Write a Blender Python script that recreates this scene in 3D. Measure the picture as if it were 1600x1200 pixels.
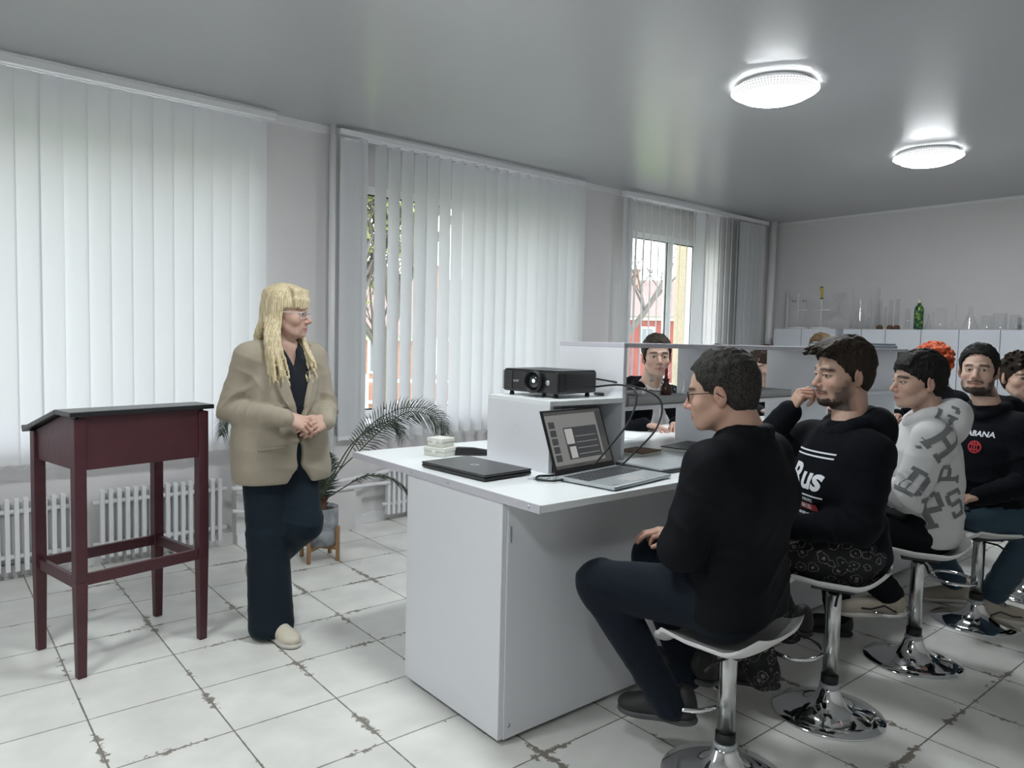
import bpy, math, random
import numpy as np
from mathutils import Vector, Matrix, Euler
from mathutils.bvhtree import BVHTree
PI = math.pi
rad = math.radians
for o in list(bpy.data.objects): bpy.data.objects.remove(o, do_unlink=True)
scene = bpy.context.scene
COL = scene.collection

# ------------------------------------------------------------------ camera
cam_data = bpy.data.cameras.new('camera'); cam = bpy.data.objects.new('camera', cam_data); COL.objects.link(cam)
yaw_, pit_, rol_ = 0.881274238, 0.0619999096, 0.023910367
Fv = Vector((math.cos(yaw_)*math.cos(pit_), math.sin(yaw_)*math.cos(pit_), -math.sin(pit_)))
Rv = Vector((math.sin(yaw_), -math.cos(yaw_), 0)); Uv = Rv.cross(Fv)
Rr = math.cos(rol_)*Rv + math.sin(rol_)*Uv; Ur = -math.sin(rol_)*Rv + math.cos(rol_)*Uv
cam.matrix_world = Matrix(((Rr.x, Ur.x, -Fv.x, 0), (Rr.y, Ur.y, -Fv.y, 0), (Rr.z, Ur.z, -Fv.z, 1.5), (0, 0, 0, 1)))
cam_data.sensor_width = 36; cam_data.lens = 36*1136.79/1600; cam_data.clip_start = .05; cam_data.clip_end = 400
scene.camera = cam

# ------------------------------------------------------------------ daylight and exposure
scene.view_settings.view_transform = 'Standard'; scene.view_settings.look = 'None'
scene.view_settings.gamma = 1; scene.view_settings.use_curve_mapping = False
scene.view_settings.exposure = 1.04
SKY = 3.3
world = bpy.data.worlds.new('overcast_sky'); scene.world = world; world.use_nodes = True
wn = world.node_tree.nodes; wl = world.node_tree.links
bg = wn['Background']
tc = wn.new('ShaderNodeTexCoord'); sp = wn.new('ShaderNodeSeparateXYZ'); rp = wn.new('ShaderNodeValToRGB')
wl.new(tc.outputs['Generated'], sp.inputs[0]); wl.new(sp.outputs['Z'], rp.inputs[0])
rp.color_ramp.elements[0].position = 0; rp.color_ramp.elements[0].color = (.93, .935, .93, 1)
rp.color_ramp.elements[1].position = .8; rp.color_ramp.elements[1].color = (.84, .89, .96, 1)
wl.new(rp.outputs[0], bg.inputs[0]); bg.inputs[1].default_value = SKY
def portal(x0, x1, z0, z1, y):
    d = bpy.data.lights.new('window_portal', 'AREA'); d.shape = 'RECTANGLE'; d.size = x1-x0; d.size_y = z1-z0
    d.cycles.is_portal = True
    o = bpy.data.objects.new('window_portal', d); COL.objects.link(o)
    o.location = ((x0+x1)/2, y, (z0+z1)/2); o.rotation_euler = (rad(-90), 0, 0)
WINS = [(-4.2, -1.6), (-.75, 1.9), (2.72, 4.95), (5.75, 7.42)]
for a, b in WINS: portal(a, b, .8, 2.75, 5.6)

# ------------------------------------------------------------------ materials
def nmat(name):
    m = bpy.data.materials.new(name); m.use_nodes = True
    return m, m.node_tree.nodes, m.node_tree.links, m.node_tree.nodes['Principled BSDF']
def mat(name, col, rough=.5, metal=0, bump=0, bscale=80, var=0, vscale=5, spec=.5, stretch=None, sheen=0, emit=None, estr=0, coat=0):
    m, n, l, b = nmat(name)
    b.inputs['Base Color'].default_value = (*col, 1); b.inputs['Roughness'].default_value = rough
    b.inputs['Metallic'].default_value = metal; b.inputs['Specular IOR Level'].default_value = spec
    if sheen: b.inputs['Sheen Weight'].default_value = sheen; b.inputs['Sheen Roughness'].default_value = .4
    if coat: b.inputs['Coat Weight'].default_value = coat
    if emit: b.inputs['Emission Color'].default_value = (*emit, 1); b.inputs['Emission Strength'].default_value = estr
    t = n.new('ShaderNodeTexCoord'); mp = n.new('ShaderNodeMapping'); l.new(t.outputs['Object'], mp.inputs[0])
    if stretch: mp.inputs['Scale'].default_value = stretch
    if var:
        x = n.new('ShaderNodeTexNoise'); x.inputs['Scale'].default_value = vscale; x.inputs['Detail'].default_value = 4
        l.new(mp.outputs[0], x.inputs[0])
        mx = n.new('ShaderNodeMix'); mx.data_type = 'RGBA'
        mx.inputs[6].default_value = (*[c*(1-var) for c in col], 1); mx.inputs[7].default_value = (*[min(1, c*(1+var)) for c in col], 1)
        l.new(x.outputs[0], mx.inputs[0]); l.new(mx.outputs[2], b.inputs['Base Color'])
    if bump:
        x = n.new('ShaderNodeTexNoise'); x.inputs['Scale'].default_value = bscale; x.inputs['Detail'].default_value = 3
        l.new(mp.outputs[0], x.inputs[0])
        bp = n.new('ShaderNodeBump'); bp.inputs['Strength'].default_value = bump; bp.inputs['Distance'].default_value = .004
        l.new(x.outputs[0], bp.inputs['Height']); l.new(bp.outputs[0], b.inputs['Normal'])
    return m
def math_node(n, l, op, a, b=None, clamp=False):
    x = n.new('ShaderNodeMath'); x.operation = op; x.use_clamp = clamp
    for i, v in enumerate((a, b)):
        if v is None: continue
        if isinstance(v, (int, float)): x.inputs[i].default_value = v
        else: l.new(v, x.inputs[i])
    return x.outputs[0]

M = {}
M['wall'] = mat('painted_wall', (.69, .668, .67), .75, bump=.15, bscale=60, var=.03)
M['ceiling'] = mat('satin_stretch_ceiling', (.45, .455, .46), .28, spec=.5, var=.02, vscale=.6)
M['white_trim'] = mat('white_trim_paint', (.78, .78, .79), .45, bump=.05)
M['pvc'] = mat('white_window_plastic', (.80, .81, .82), .35)
M['laminate'] = mat('white_laminate', (.70, .71, .74), .38, var=.015, vscale=3)
M['lam_edge'] = mat('grey_laminate_edge', (.52, .51, .56), .5)
M['lam_top'] = mat('pale_laminate_top', (.76, .785, .795), .28, var=.015, vscale=3)
M['cab'] = mat('cabinet_laminate', (.64, .66, .71), .4)
M['radiator'] = mat('radiator_enamel', (.76, .76, .77), .4, bump=.1)
M['chrome'] = mat('chrome', (.82, .83, .84), .06, 1)
M['brushed'] = mat('brushed_chrome_column', (.62, .63, .63), .22, 1, var=.15, vscale=12, stretch=(8, 8, 1))
M['black_plastic'] = mat('black_plastic', (.012, .012, .014), .38)
M['black_rubber'] = mat('black_rubber', (.01, .01, .01), .6)
M['dark_grey'] = mat('dark_grey_plastic', (.05, .052, .055), .4)
M['silver'] = mat('silver_plastic', (.42, .45, .47), .33, .4)
M['seat'] = mat('white_seat_shell', (.68, .67, .67), .36, bump=.04, bscale=300)
M['burgundy'] = mat('burgundy_oil_paint', (.060, .014, .020), .42, bump=.35, bscale=35, var=.25, vscale=9)
M['black_paint'] = mat('black_oil_paint', (.012, .012, .014), .3, bump=.3, bscale=30, var=.3)
M['wood'] = mat('light_oak', (.36, .21, .10), .5, var=.25, vscale=6, stretch=(6, 6, 1))
M['soil'] = mat('dark_soil', (.03, .022, .016), .9, bump=1, bscale=90)
M['stem'] = mat('palm_trunk_brown', (.12, .055, .03), .8, bump=.8, bscale=60, var=.3)
M['frond'] = mat('dark_frond_green', (.022, .042, .022), .5, var=.4, vscale=20)
M['rachis'] = mat('frond_stem_green', (.05, .07, .03), .5)
M['paper'] = mat('white_paper', (.78, .80, .82), .7)
M['cream'] = mat('cream_plastic', (.66, .66, .60), .4, var=.03)
M['brass'] = mat('brass_clamp', (.55, .38, .06), .35, .7)
M['red_rubber'] = mat('red_rubber_bulb', (.35, .015, .03), .45)
M['amber'] = mat('amber_glass', (.07, .022, .012), .12, spec=.7)
M['tray'] = mat('grey_tray_plastic', (.36, .36, .36), .5)
M['greyblue'] = mat('grey_blue_case', (.16, .19, .22), .45)
M['white_liner'] = mat('white_solid_plastic', (.75, .75, .74), .4)

def glass(name, tint=(1, 1, 1), refl=.9):
    m = bpy.data.materials.new(name); m.use_nodes = True; n = m.node_tree.nodes; l = m.node_tree.links; n.clear()
    o = n.new('ShaderNodeOutputMaterial'); tr = n.new('ShaderNodeBsdfTransparent'); gl = n.new('ShaderNodeBsdfGlossy'); mx = n.new('ShaderNodeMixShader'); fr = n.new('ShaderNodeLayerWeight')
    tr.inputs[0].default_value = (*tint, 1); gl.inputs[0].default_value = (refl, refl, refl, 1); gl.inputs['Roughness'].default_value = .03
    fr.inputs[0].default_value = .5; pw = n.new('ShaderNodeMath'); pw.operation = 'POWER'; pw.inputs[1].default_value = 3.0; ml = n.new('ShaderNodeMath'); ml.operation = 'MULTIPLY_ADD'; ml.inputs[1].default_value = .55; ml.inputs[2].default_value = .045
    l.new(fr.outputs['Facing'], pw.inputs[0]); l.new(pw.outputs[0], ml.inputs[0]); l.new(ml.outputs[0], mx.inputs[0]); l.new(tr.outputs[0], mx.inputs[1]); l.new(gl.outputs[0], mx.inputs[2]); l.new(mx.outputs[0], o.inputs[0])
    return m
M['pane'] = glass('window_pane', (.97, .98, .98), .5)
M['glass'] = glass('lab_glass', (.985, .987, .987), 1.0)
M['lens'] = glass('spectacle_lens', (.93, .95, .97), .9)

def slat_mat():
    m = bpy.data.materials.new('blind_fabric'); m.use_nodes = True; n = m.node_tree.nodes; l = m.node_tree.links; n.clear()
    o = n.new('ShaderNodeOutputMaterial'); d = n.new('ShaderNodeBsdfDiffuse'); t = n.new('ShaderNodeBsdfTranslucent'); mx = n.new('ShaderNodeMixShader')
    tc = n.new('ShaderNodeTexCoord'); nz = n.new('ShaderNodeTexNoise'); nz.inputs['Scale'].default_value = 160; nz.inputs['Detail'].default_value = 2
    l.new(tc.outputs['Object'], nz.inputs[0]); bp = n.new('ShaderNodeBump'); bp.inputs['Strength'].default_value = .25; bp.inputs['Distance'].default_value = .002
    l.new(nz.outputs[0], bp.inputs['Height']); l.new(bp.outputs[0], d.inputs['Normal'])
    d.inputs[0].default_value = (.74, .75, .76, 1); t.inputs[0].default_value = (.72, .73, .76, 1); mx.inputs[0].default_value = .27
    l.new(d.outputs[0], mx.inputs[1]); l.new(t.outputs[0], mx.inputs[2]); l.new(mx.outputs[0], o.inputs[0]); return m
M['slat'] = slat_mat()

TX, TY, TA, TB = .4886, 4.7481, .41677, .41040
def floor_mat():
    m, n, l, b = nmat('floor_tiles')
    tc = n.new('ShaderNodeTexCoord'); s = n.new('ShaderNodeSeparateXYZ'); l.new(tc.outputs['Object'], s.inputs[0])
    u = math_node(n, l, 'DIVIDE', math_node(n, l, 'SUBTRACT', s.outputs[0], TX), TA)
    v = math_node(n, l, 'DIVIDE', math_node(n, l, 'SUBTRACT', s.outputs[1], TY), TB)
    def edge(w):
        f = math_node(n, l, 'FRACT', w); return math_node(n, l, 'MINIMUM', f, math_node(n, l, 'SUBTRACT', 1.0, f))
    nz = n.new('ShaderNodeTexNoise'); nz.inputs['Scale'].default_value = 30; nz.inputs['Detail'].default_value = 4; l.new(tc.outputs['Object'], nz.inputs[0])
    wob = math_node(n, l, 'MULTIPLY', math_node(n, l, 'SUBTRACT', nz.outputs[0], .5), .010)
    e = math_node(n, l, 'ADD', math_node(n, l, 'MINIMUM', edge(u), edge(v)), wob)
    grout = math_node(n, l, 'LESS_THAN', e, .0075)
    # worn printed border: broken brown flecks hugging the tile edges
    n2 = n.new('ShaderNodeTexNoise'); n2.inputs['Scale'].default_value = 3.1; n2.inputs['Detail'].default_value = 2; l.new(tc.outputs['Object'], n2.inputs[0])
    n3 = n.new('ShaderNodeTexNoise'); n3.inputs['Scale'].default_value = 34; n3.inputs['Detail'].default_value = 5; n3.inputs['Roughness'].default_value = .65; l.new(tc.outputs['Object'], n3.inputs[0])
    band = n.new('ShaderNodeMapRange'); band.inputs[1].default_value = .008; band.inputs[2].default_value = .085; band.inputs[3].default_value = 1; band.inputs[4].default_value = 0; l.new(e, band.inputs[0])
    patch = n.new('ShaderNodeMapRange'); patch.inputs[1].default_value = .46; patch.inputs[2].default_value = .62; l.new(n2.outputs[0], patch.inputs[0])
    w = math_node(n, l, 'MULTIPLY', math_node(n, l, 'MULTIPLY', band.outputs[0], patch.outputs[0]), .33)
    fl = n.new('ShaderNodeMapRange'); fl.inputs[1].default_value = .70; fl.inputs[2].default_value = .74; l.new(math_node(n, l, 'ADD', n3.outputs[0], w), fl.inputs[0])
    stain = math_node(n, l, 'MULTIPLY', fl.outputs[0], math_node(n, l, 'GREATER_THAN', band.outputs[0], .02))
    cmb = n.new('ShaderNodeCombineXYZ'); l.new(math_node(n, l, 'FLOOR', u), cmb.inputs[0]); l.new(math_node(n, l, 'FLOOR', v), cmb.inputs[1])
    wn_ = n.new('ShaderNodeTexWhiteNoise'); l.new(cmb.outputs[0], wn_.inputs[0])
    cl = n.new('ShaderNodeTexNoise'); cl.inputs['Scale'].default_value = 5; cl.inputs['Detail'].default_value = 6; l.new(tc.outputs['Object'], cl.inputs[0])
    tone = math_node(n, l, 'ADD', math_node(n, l, 'MULTIPLY', wn_.outputs[0], .12), math_node(n, l, 'MULTIPLY', cl.outputs[0], .55))
    cr = n.new('ShaderNodeValToRGB'); cr.color_ramp.elements[0].position = .15; cr.color_ramp.elements[0].color = (.66, .65, .615, 1); cr.color_ramp.elements[1].position = .55; cr.color_ramp.elements[1].color = (.86, .86, .82, 1)
    l.new(tone, cr.inputs[0])
    m1 = n.new('ShaderNodeMix'); m1.data_type = 'RGBA'; l.new(stain, m1.inputs[0]); l.new(cr.outputs[0], m1.inputs[6]); m1.inputs[7].default_value = (.24, .215, .18, 1)
    m2 = n.new('ShaderNodeMix'); m2.data_type = 'RGBA'; l.new(grout, m2.inputs[0]); l.new(m1.outputs[2], m2.inputs[6]); m2.inputs[7].default_value = (.20, .185, .16, 1)
    l.new(m2.outputs[2], b.inputs['Base Color']); b.inputs['Roughness'].default_value = .32; b.inputs['Specular IOR Level'].default_value = .4
    bp = n.new('ShaderNodeBump'); bp.inputs['Strength'].default_value = .5; bp.inputs['Distance'].default_value = .003
    l.new(math_node(n, l, 'SUBTRACT', 1.0, grout), bp.inputs['Height']); l.new(bp.outputs[0], b.inputs['Normal'])
    return m
M['floor'] = floor_mat()

def vcol_mat(name, rough, bump=0, bscale=200, sss=0, spec=.4):
    m, n, l, b = nmat(name); a = n.new('ShaderNodeAttribute'); a.attribute_name = 'Col'
    l.new(a.outputs['Color'], b.inputs['Base Color']); b.inputs['Roughness'].default_value = rough; b.inputs['Specular IOR Level'].default_value = spec
    if sss: b.inputs['Subsurface Weight'].default_value = sss; b.inputs['Subsurface Radius'].default_value = (.01, .004, .002); b.inputs['Subsurface Scale'].default_value = .5
    if bump:
        t = n.new('ShaderNodeTexCoord'); x = n.new('ShaderNodeTexNoise'); x.inputs['Scale'].default_value = bscale; x.inputs['Detail'].default_value = 3
        l.new(t.outputs['Object'], x.inputs[0]); bp = n.new('ShaderNodeBump'); bp.inputs['Strength'].default_value = bump; bp.inputs['Distance'].default_value = .002
        l.new(x.outputs[0], bp.inputs['Height']); l.new(bp.outputs[0], b.inputs['Normal'])
    return m
M['skin'] = vcol_mat('skin', .5, .12, 300)
def hair_mat(name, c0, c1, scale=(60, 60, 9), rough=.5, str_=.8):
    m, n, l, b = nmat(name); t = n.new('ShaderNodeTexCoord'); mp = n.new('ShaderNodeMapping'); mp.inputs['Scale'].default_value = scale
    x = n.new('ShaderNodeTexNoise'); x.inputs['Scale'].default_value = 3; x.inputs['Detail'].default_value = 5; l.new(t.outputs['Object'], mp.inputs[0]); l.new(mp.outputs[0], x.inputs[0])
    r = n.new('ShaderNodeValToRGB'); r.color_ramp.elements[0].position = .35; r.color_ramp.elements[0].color = (*c0, 1); r.color_ramp.elements[1].position = .65; r.color_ramp.elements[1].color = (*c1, 1)
    l.new(x.outputs[0], r.inputs[0]); l.new(r.outputs[0], b.inputs['Base Color']); b.inputs['Roughness'].default_value = rough; b.inputs['Specular IOR Level'].default_value = .35 if max(c1) > .3 else .12
    bp = n.new('ShaderNodeBump'); bp.inputs['Strength'].default_value = str_; bp.inputs['Distance'].default_value = .004; l.new(x.outputs[0], bp.inputs['Height']); l.new(bp.outputs[0], b.inputs['Normal'])
    return m
M['hair_blonde'] = hair_mat('blonde_hair', (.42, .33, .18), (.72, .62, .42), (70, 70, 5), .42)
M['hair_dark'] = hair_mat('dark_brown_hair', (.012, .009, .007), (.040, .030, .022), (60, 60, 60))
M['hair_grey'] = hair_mat('dark_greying_hair', (.012, .011, .010), (.050, .046, .040), (60, 60, 60), .5)
M['hair_black'] = hair_mat('black_hair', (.006, .006, .006), (.02, .019, .018), (60, 60, 60))
M['hair_brown'] = hair_mat('light_brown_hair', (.06, .038, .02), (.17, .11, .06), (60, 60, 60))
M['hair_orange'] = hair_mat('orange_curly_hair', (.28, .035, .010), (.62, .11, .03), (45, 45, 45), .55, 1.0)
M['hair_long_dark'] = hair_mat('long_dark_hair', (.02, .013, .01), (.06, .04, .03), (70, 70, 5))
def cloth(name, col, **k):
    k.setdefault('rough', .85); k.setdefault('bump', .25); k.setdefault('bscale', 220); k.setdefault('sheen', .15); k.setdefault('spec', .2)
    return mat(name, col, **k)
M['blazer'] = cloth('beige_blazer_cloth', (.325, .285, .22), var=.06, vscale=3)
M['black_shirt'] = cloth('black_shirt_cloth', (.010, .013, .018))
M['navy_trousers'] = cloth('dark_navy_trousers', (.008, .016, .024), var=.2, sheen=.05)
M['black_jacket'] = cloth('black_jacket_nylon', (.0042, .005, .007), rough=.7, bump=.15, sheen=.0, spec=.12)
M['jeans'] = cloth('dark_blue_jeans', (.005, .009, .016), var=.25, vscale=6, sheen=.05)
M['hoodie_black'] = cloth('black_hoodie_cotton', (.005, .006, .0085), sheen=.03, spec=.1)
M['hoodie_white'] = cloth('white_hoodie_cotton', (.56, .56, .56))
M['letter_grey'] = cloth('grey_printed_letters', (.16, .165, .17))
M['print_white'] = cloth('white_print', (.75, .77, .82))
M['print_red'] = cloth('red_print', (.45, .05, .06))
M['jeans_blue'] = cloth('blue_jeans', (.035, .065, .09), var=.3, vscale=8)
M['cream_leather'] = mat('cream_shoe_leather', (.62, .57, .46), .45, bump=.1)
M['beige_suede'] = mat('beige_sneaker', (.38, .34, .27), .6, bump=.2)
M['white_sole'] = mat('white_rubber_sole', (.62, .60, .55), .6)
M['shirt_white'] = cloth('white_tshirt', (.7, .69, .66))
def cosmos():
    m, n, l, b = nmat('black_trousers_with_white_space_print'); t = n.new('ShaderNodeTexCoord')
    v = n.new('ShaderNodeTexVoronoi'); v.inputs['Scale'].default_value = 24; v.inputs['Randomness'].default_value = 1; l.new(t.outputs['Object'], v.inputs[0])
    ns = n.new('ShaderNodeTexNoise'); ns.inputs['Scale'].default_value = 55; ns.inputs['Detail'].default_value = 3; l.new(t.outputs['Object'], ns.inputs[0])
    d = math_node(n, l, 'ADD', v.outputs['Distance'], math_node(n, l, 'MULTIPLY', math_node(n, l, 'SUBTRACT', ns.outputs[0], .5), .5))
    blob = math_node(n, l, 'LESS_THAN', d, .2)
    ring = math_node(n, l, 'LESS_THAN', math_node(n, l, 'ABSOLUTE', math_node(n, l, 'SUBTRACT', d, .46)), .014)
    k = math_node(n, l, 'MULTIPLY', math_node(n, l, 'MAXIMUM', math_node(n, l, 'MULTIPLY', blob, ns.outputs[0]), ring), .55)
    mx = n.new('ShaderNodeMix'); mx.data_type = 'RGBA'; l.new(k, mx.inputs[0]); mx.inputs[6].default_value = (.006, .006, .007, 1); mx.inputs[7].default_value = (.55, .55, .52, 1)
    l.new(mx.outputs[2], b.inputs['Base Color']); b.inputs['Roughness'].default_value = .85; return m
M['cosmos'] = cosmos()
def marble():
    m, n, l, b = nmat('grey_marbled_pot'); t = n.new('ShaderNodeTexCoord'); x = n.new('ShaderNodeTexNoise'); x.inputs['Scale'].default_value = 7; x.inputs['Detail'].default_value = 6; x.inputs['Distortion'].default_value = 1.4
    l.new(t.outputs['Object'], x.inputs[0]); r = n.new('ShaderNodeValToRGB'); r.color_ramp.elements[0].position = .3; r.color_ramp.elements[0].color = (.09, .11, .13, 1); r.color_ramp.elements[1].position = .6; r.color_ramp.elements[1].color = (.38, .40, .42, 1)
    l.new(x.outputs[0], r.inputs[0]); l.new(r.outputs[0], b.inputs['Base Color']); b.inputs['Roughness'].default_value = .35; return m
M['marble'] = marble()
def bottle_mat():
    m, n, l, b = nmat('green_printed_bottle'); t = n.new('ShaderNodeTexCoord'); x = n.new('ShaderNodeTexNoise'); x.inputs['Scale'].default_value = 26; x.inputs['Detail'].default_value = 3
    l.new(t.outputs['Object'], x.inputs[0]); r = n.new('ShaderNodeValToRGB'); e = r.color_ramp.elements; e[0].position = .35; e[0].color = (.01, .012, .04, 1); e[1].position = .52; e[1].color = (.02, .14, .04, 1); q = e.new(.68); q.color = (.35, .42, .05, 1)
    l.new(x.outputs[0], r.inputs[0]); l.new(r.outputs[0], b.inputs['Base Color']); b.inputs['Roughness'].default_value = .2; return m
M['bottle'] = bottle_mat()
def lampmat(name, pat, s):
    m = bpy.data.materials.new(name); m.use_nodes = True; n = m.node_tree.nodes; l = m.node_tree.links; n.clear()
    o = n.new('ShaderNodeOutputMaterial'); e = n.new('ShaderNodeEmission'); e.inputs[0].default_value = (.93, .98, 1, 1); e.inputs[1].default_value = s; l.new(e.outputs[0], o.inputs[0])
    if pat:
        t = n.new('ShaderNodeTexCoord'); sx = n.new('ShaderNodeSeparateXYZ'); l.new(t.outputs['Object'], sx.inputs[0])
        rr = math_node(n, l, 'SQRT', math_node(n, l, 'ADD', math_node(n, l, 'MULTIPLY', sx.outputs[0], sx.outputs[0]), math_node(n, l, 'MULTIPLY', sx.outputs[1], sx.outputs[1])))
        an = math_node(n, l, 'ARCTAN2', sx.outputs[1], sx.outputs[0])
        a = math_node(n, l, 'ABSOLUTE', math_node(n, l, 'SINE', math_node(n, l, 'MULTIPLY', an, 44)))
        b = math_node(n, l, 'ABSOLUTE', math_node(n, l, 'SINE', math_node(n, l, 'MULTIPLY', rr, 230)))
        k = math_node(n, l, 'GREATER_THAN', math_node(n, l, 'MULTIPLY', a, b), .55)
        l.new(math_node(n, l, 'SUBTRACT', s, math_node(n, l, 'MULTIPLY', k, s*.72)), e.inputs[1])
    return m
M['lamp'] = lampmat('lamp_diffuser_glow', False, 42)
M['lamp_rim'] = lampmat('lamp_crystal_rim', True, 42*.022)
# ------------------------------------------------------------------ object helpers
def tag(o, label=None, cat=None, group=None, kind=None):
    if label: o['label'] = label
    if cat: o['category'] = cat
    if group: o['group'] = group
    if kind: o['kind'] = kind
    return o
def thing(name, label, cat, loc=(0, 0, 0), rotz=0, group=None):
    o = bpy.data.objects.new(name, None); COL.objects.link(o); o.location = loc; o.rotation_euler = (0, 0, rotz)
    o.empty_display_size = .1
    return tag(o, label, cat, group)
def link_mesh(name, V, Fc, m, parent=None, smooth=False, cols=None, label=None):
    me = bpy.data.meshes.new(name); me.from_pydata([tuple(map(float, v)) for v in V], [], [tuple(int(i) for i in f) for f in Fc]); me.validate()
    if smooth: me.polygons.foreach_set('use_smooth', [True]*len(me.polygons))
    if m: me.materials.append(m)
    if cols is not None:
        a = me.color_attributes.new('Col', 'FLOAT_COLOR', 'POINT'); c = np.ones((len(V), 4), np.float32); c[:, :3] = cols; a.data.foreach_set('color', c.ravel())
    me.update()
    o = bpy.data.objects.new(name, me); COL.objects.link(o)
    if parent: o.parent = parent
    if label: o['label'] = label
    return o
def bevel(o, w=.002, seg=2, ang=40):
    b = o.modifiers.new('edge_rounding', 'BEVEL'); b.width = w; b.segments = seg; b.limit_method = 'ANGLE'; b.angle_limit = rad(ang); b.harden_normals = False
    return o
class MB:
    def __init__(s): s.V = []; s.F = []
    def add(s, V, Fc, mtx=None):
        n = len(s.V)
        if mtx is not None: V = [tuple(mtx @ Vector(v)) for v in V]
        s.V += [tuple(v) for v in V]; s.F += [tuple(i+n for i in f) for f in Fc]; return s
    def box(s, x0, x1, y0, y1, z0, z1, mtx=None):
        V = [(x0, y0, z0), (x1, y0, z0), (x1, y1, z0), (x0, y1, z0), (x0, y0, z1), (x1, y0, z1), (x1, y1, z1), (x0, y1, z1)]
        return s.add(V, [(0, 3, 2, 1), (4, 5, 6, 7), (0, 1, 5, 4), (1, 2, 6, 5), (2, 3, 7, 6), (3, 0, 4, 7)], mtx)
    def hexa(s, bot, top):
        return s.add(list(bot)+list(top), [(0, 3, 2, 1), (4, 5, 6, 7), (0, 1, 5, 4), (1, 2, 6, 5), (2, 3, 7, 6), (3, 0, 4, 7)])
    def lathe(s, prof, n=24, mtx=None, cap0=True, cap1=True, c=(0, 0)):
        V = []; Fc = []
        for r, z in prof:
            for k in range(n): a = 2*PI*k/n; V.append((c[0]+r*math.cos(a), c[1]+r*math.sin(a), z))
        for i in range(len(prof)-1):
            for k in range(n): k2 = (k+1) % n; Fc.append((i*n+k, i*n+k2, (i+1)*n+k2, (i+1)*n+k))
        if cap0: Fc.append(tuple(range(n-1, -1, -1)))
        if cap1: Fc.append(tuple((len(prof)-1)*n+k for k in range(n)))
        return s.add(V, Fc, mtx)
    def tube(s, pts, r, n=8, mtx=None, closed=False, flat=1):
        P = [Vector(p) for p in pts]; R = r if isinstance(r, (list, tuple)) else [r]*len(P); V = []; Fc = []
        prev = None
        for i, p in enumerate(P):
            if closed: d = P[(i+1) % len(P)]-P[i-1]
            else: d = P[min(i+1, len(P)-1)]-P[max(i-1, 0)]
            d.normalize()
            if prev is None: prev = Vector((0, 0, 1)) if abs(d.z) < .9 else Vector((1, 0, 0))
            a = (prev-d*prev.dot(d)); a = a.normalized() if a.length > 1e-6 else d.orthogonal().normalized(); prev = a; b = d.cross(a)
            for k in range(n): t = 2*PI*k/n; V.append(p+a*math.cos(t)*R[i]*flat+b*math.sin(t)*R[i])
        m = len(P)
        for i in range(m if closed else m-1):
            for k in range(n): k2 = (k+1) % n; j = (i+1) % m; Fc.append((i*n+k, i*n+k2, j*n+k2, j*n+k))
        if not closed: Fc.append(tuple(range(n-1, -1, -1))); Fc.append(tuple((m-1)*n+k for k in range(n)))
        return s.add(V, Fc, mtx)
    def prism(s, poly, h0, h1, axis='z', mtx=None):
        n = len(poly)
        f = {'z': lambda a, b, h: (a, b, h), 'x': lambda a, b, h: (h, a, b), 'y': lambda a, b, h: (a, h, b)}[axis]
        V = [f(a, b, h0) for a, b in poly]+[f(a, b, h1) for a, b in poly]
        Fc = [tuple(range(n-1, -1, -1)), tuple(range(n, 2*n))]+[(i, (i+1) % n, n+(i+1) % n, n+i) for i in range(n)]
        return s.add(V, Fc, mtx)
    def obj(s, name, m, parent=None, smooth=False, label=None, bev=None):
        o = link_mesh(name, s.V, s.F, m, parent, smooth, label=label)
        if bev: bevel(o, bev)
        return o
def mbox(*a, **k): return MB().box(*a, **k)
def struct(name, mb, m, parent=None, **k):
    o = mb.obj(name, m, parent, **k)
    if parent is None: o['kind'] = 'structure'
    return o
def dup(root, loc, rotz=None, label=None, group=None):
    r = root.copy(); COL.objects.link(r); r.location = loc
    if rotz is not None: r.rotation_euler = (0, 0, rotz)
    if label: r['label'] = label
    if group: r['group'] = group
    for ch in list(root.children):
        c = ch.copy(); COL.objects.link(c); c.parent = r
        for g in list(ch.children): d = g.copy(); COL.objects.link(d); d.parent = c
    return r
def spline(pts, n=8):
    P = [Vector(p) for p in pts]; out = []
    for i in range(len(P)-1):
        a = P[max(i-1, 0)]; b = P[i]; c = P[i+1]; d = P[min(i+2, len(P)-1)]
        for k in range(n):
            t = k/n; out.append(.5*((2*b)+(c-a)*t+(2*a-5*b+4*c-d)*t*t+(3*b-a-3*c+d)*t**3))
    out.append(P[-1]); return out
def text_mesh(body, size, bold=0.0, shear=0.0):
    c = bpy.data.curves.new('t', 'FONT'); c.body = body; c.size = size; c.align_x = 'CENTER'; c.align_y = 'CENTER'; c.offset = bold; c.shear = shear; c.resolution_u = 3
    o = bpy.data.objects.new('t', c); COL.objects.link(o); dg = bpy.context.evaluated_depsgraph_get(); me = bpy.data.meshes.new_from_object(o.evaluated_get(dg))
    V = [tuple(v.co) for v in me.vertices]; Fc = [tuple(p.vertices) for p in me.polygons]
    bpy.data.objects.remove(o, do_unlink=True); bpy.data.curves.remove(c); bpy.data.meshes.remove(me); return V, Fc
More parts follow.
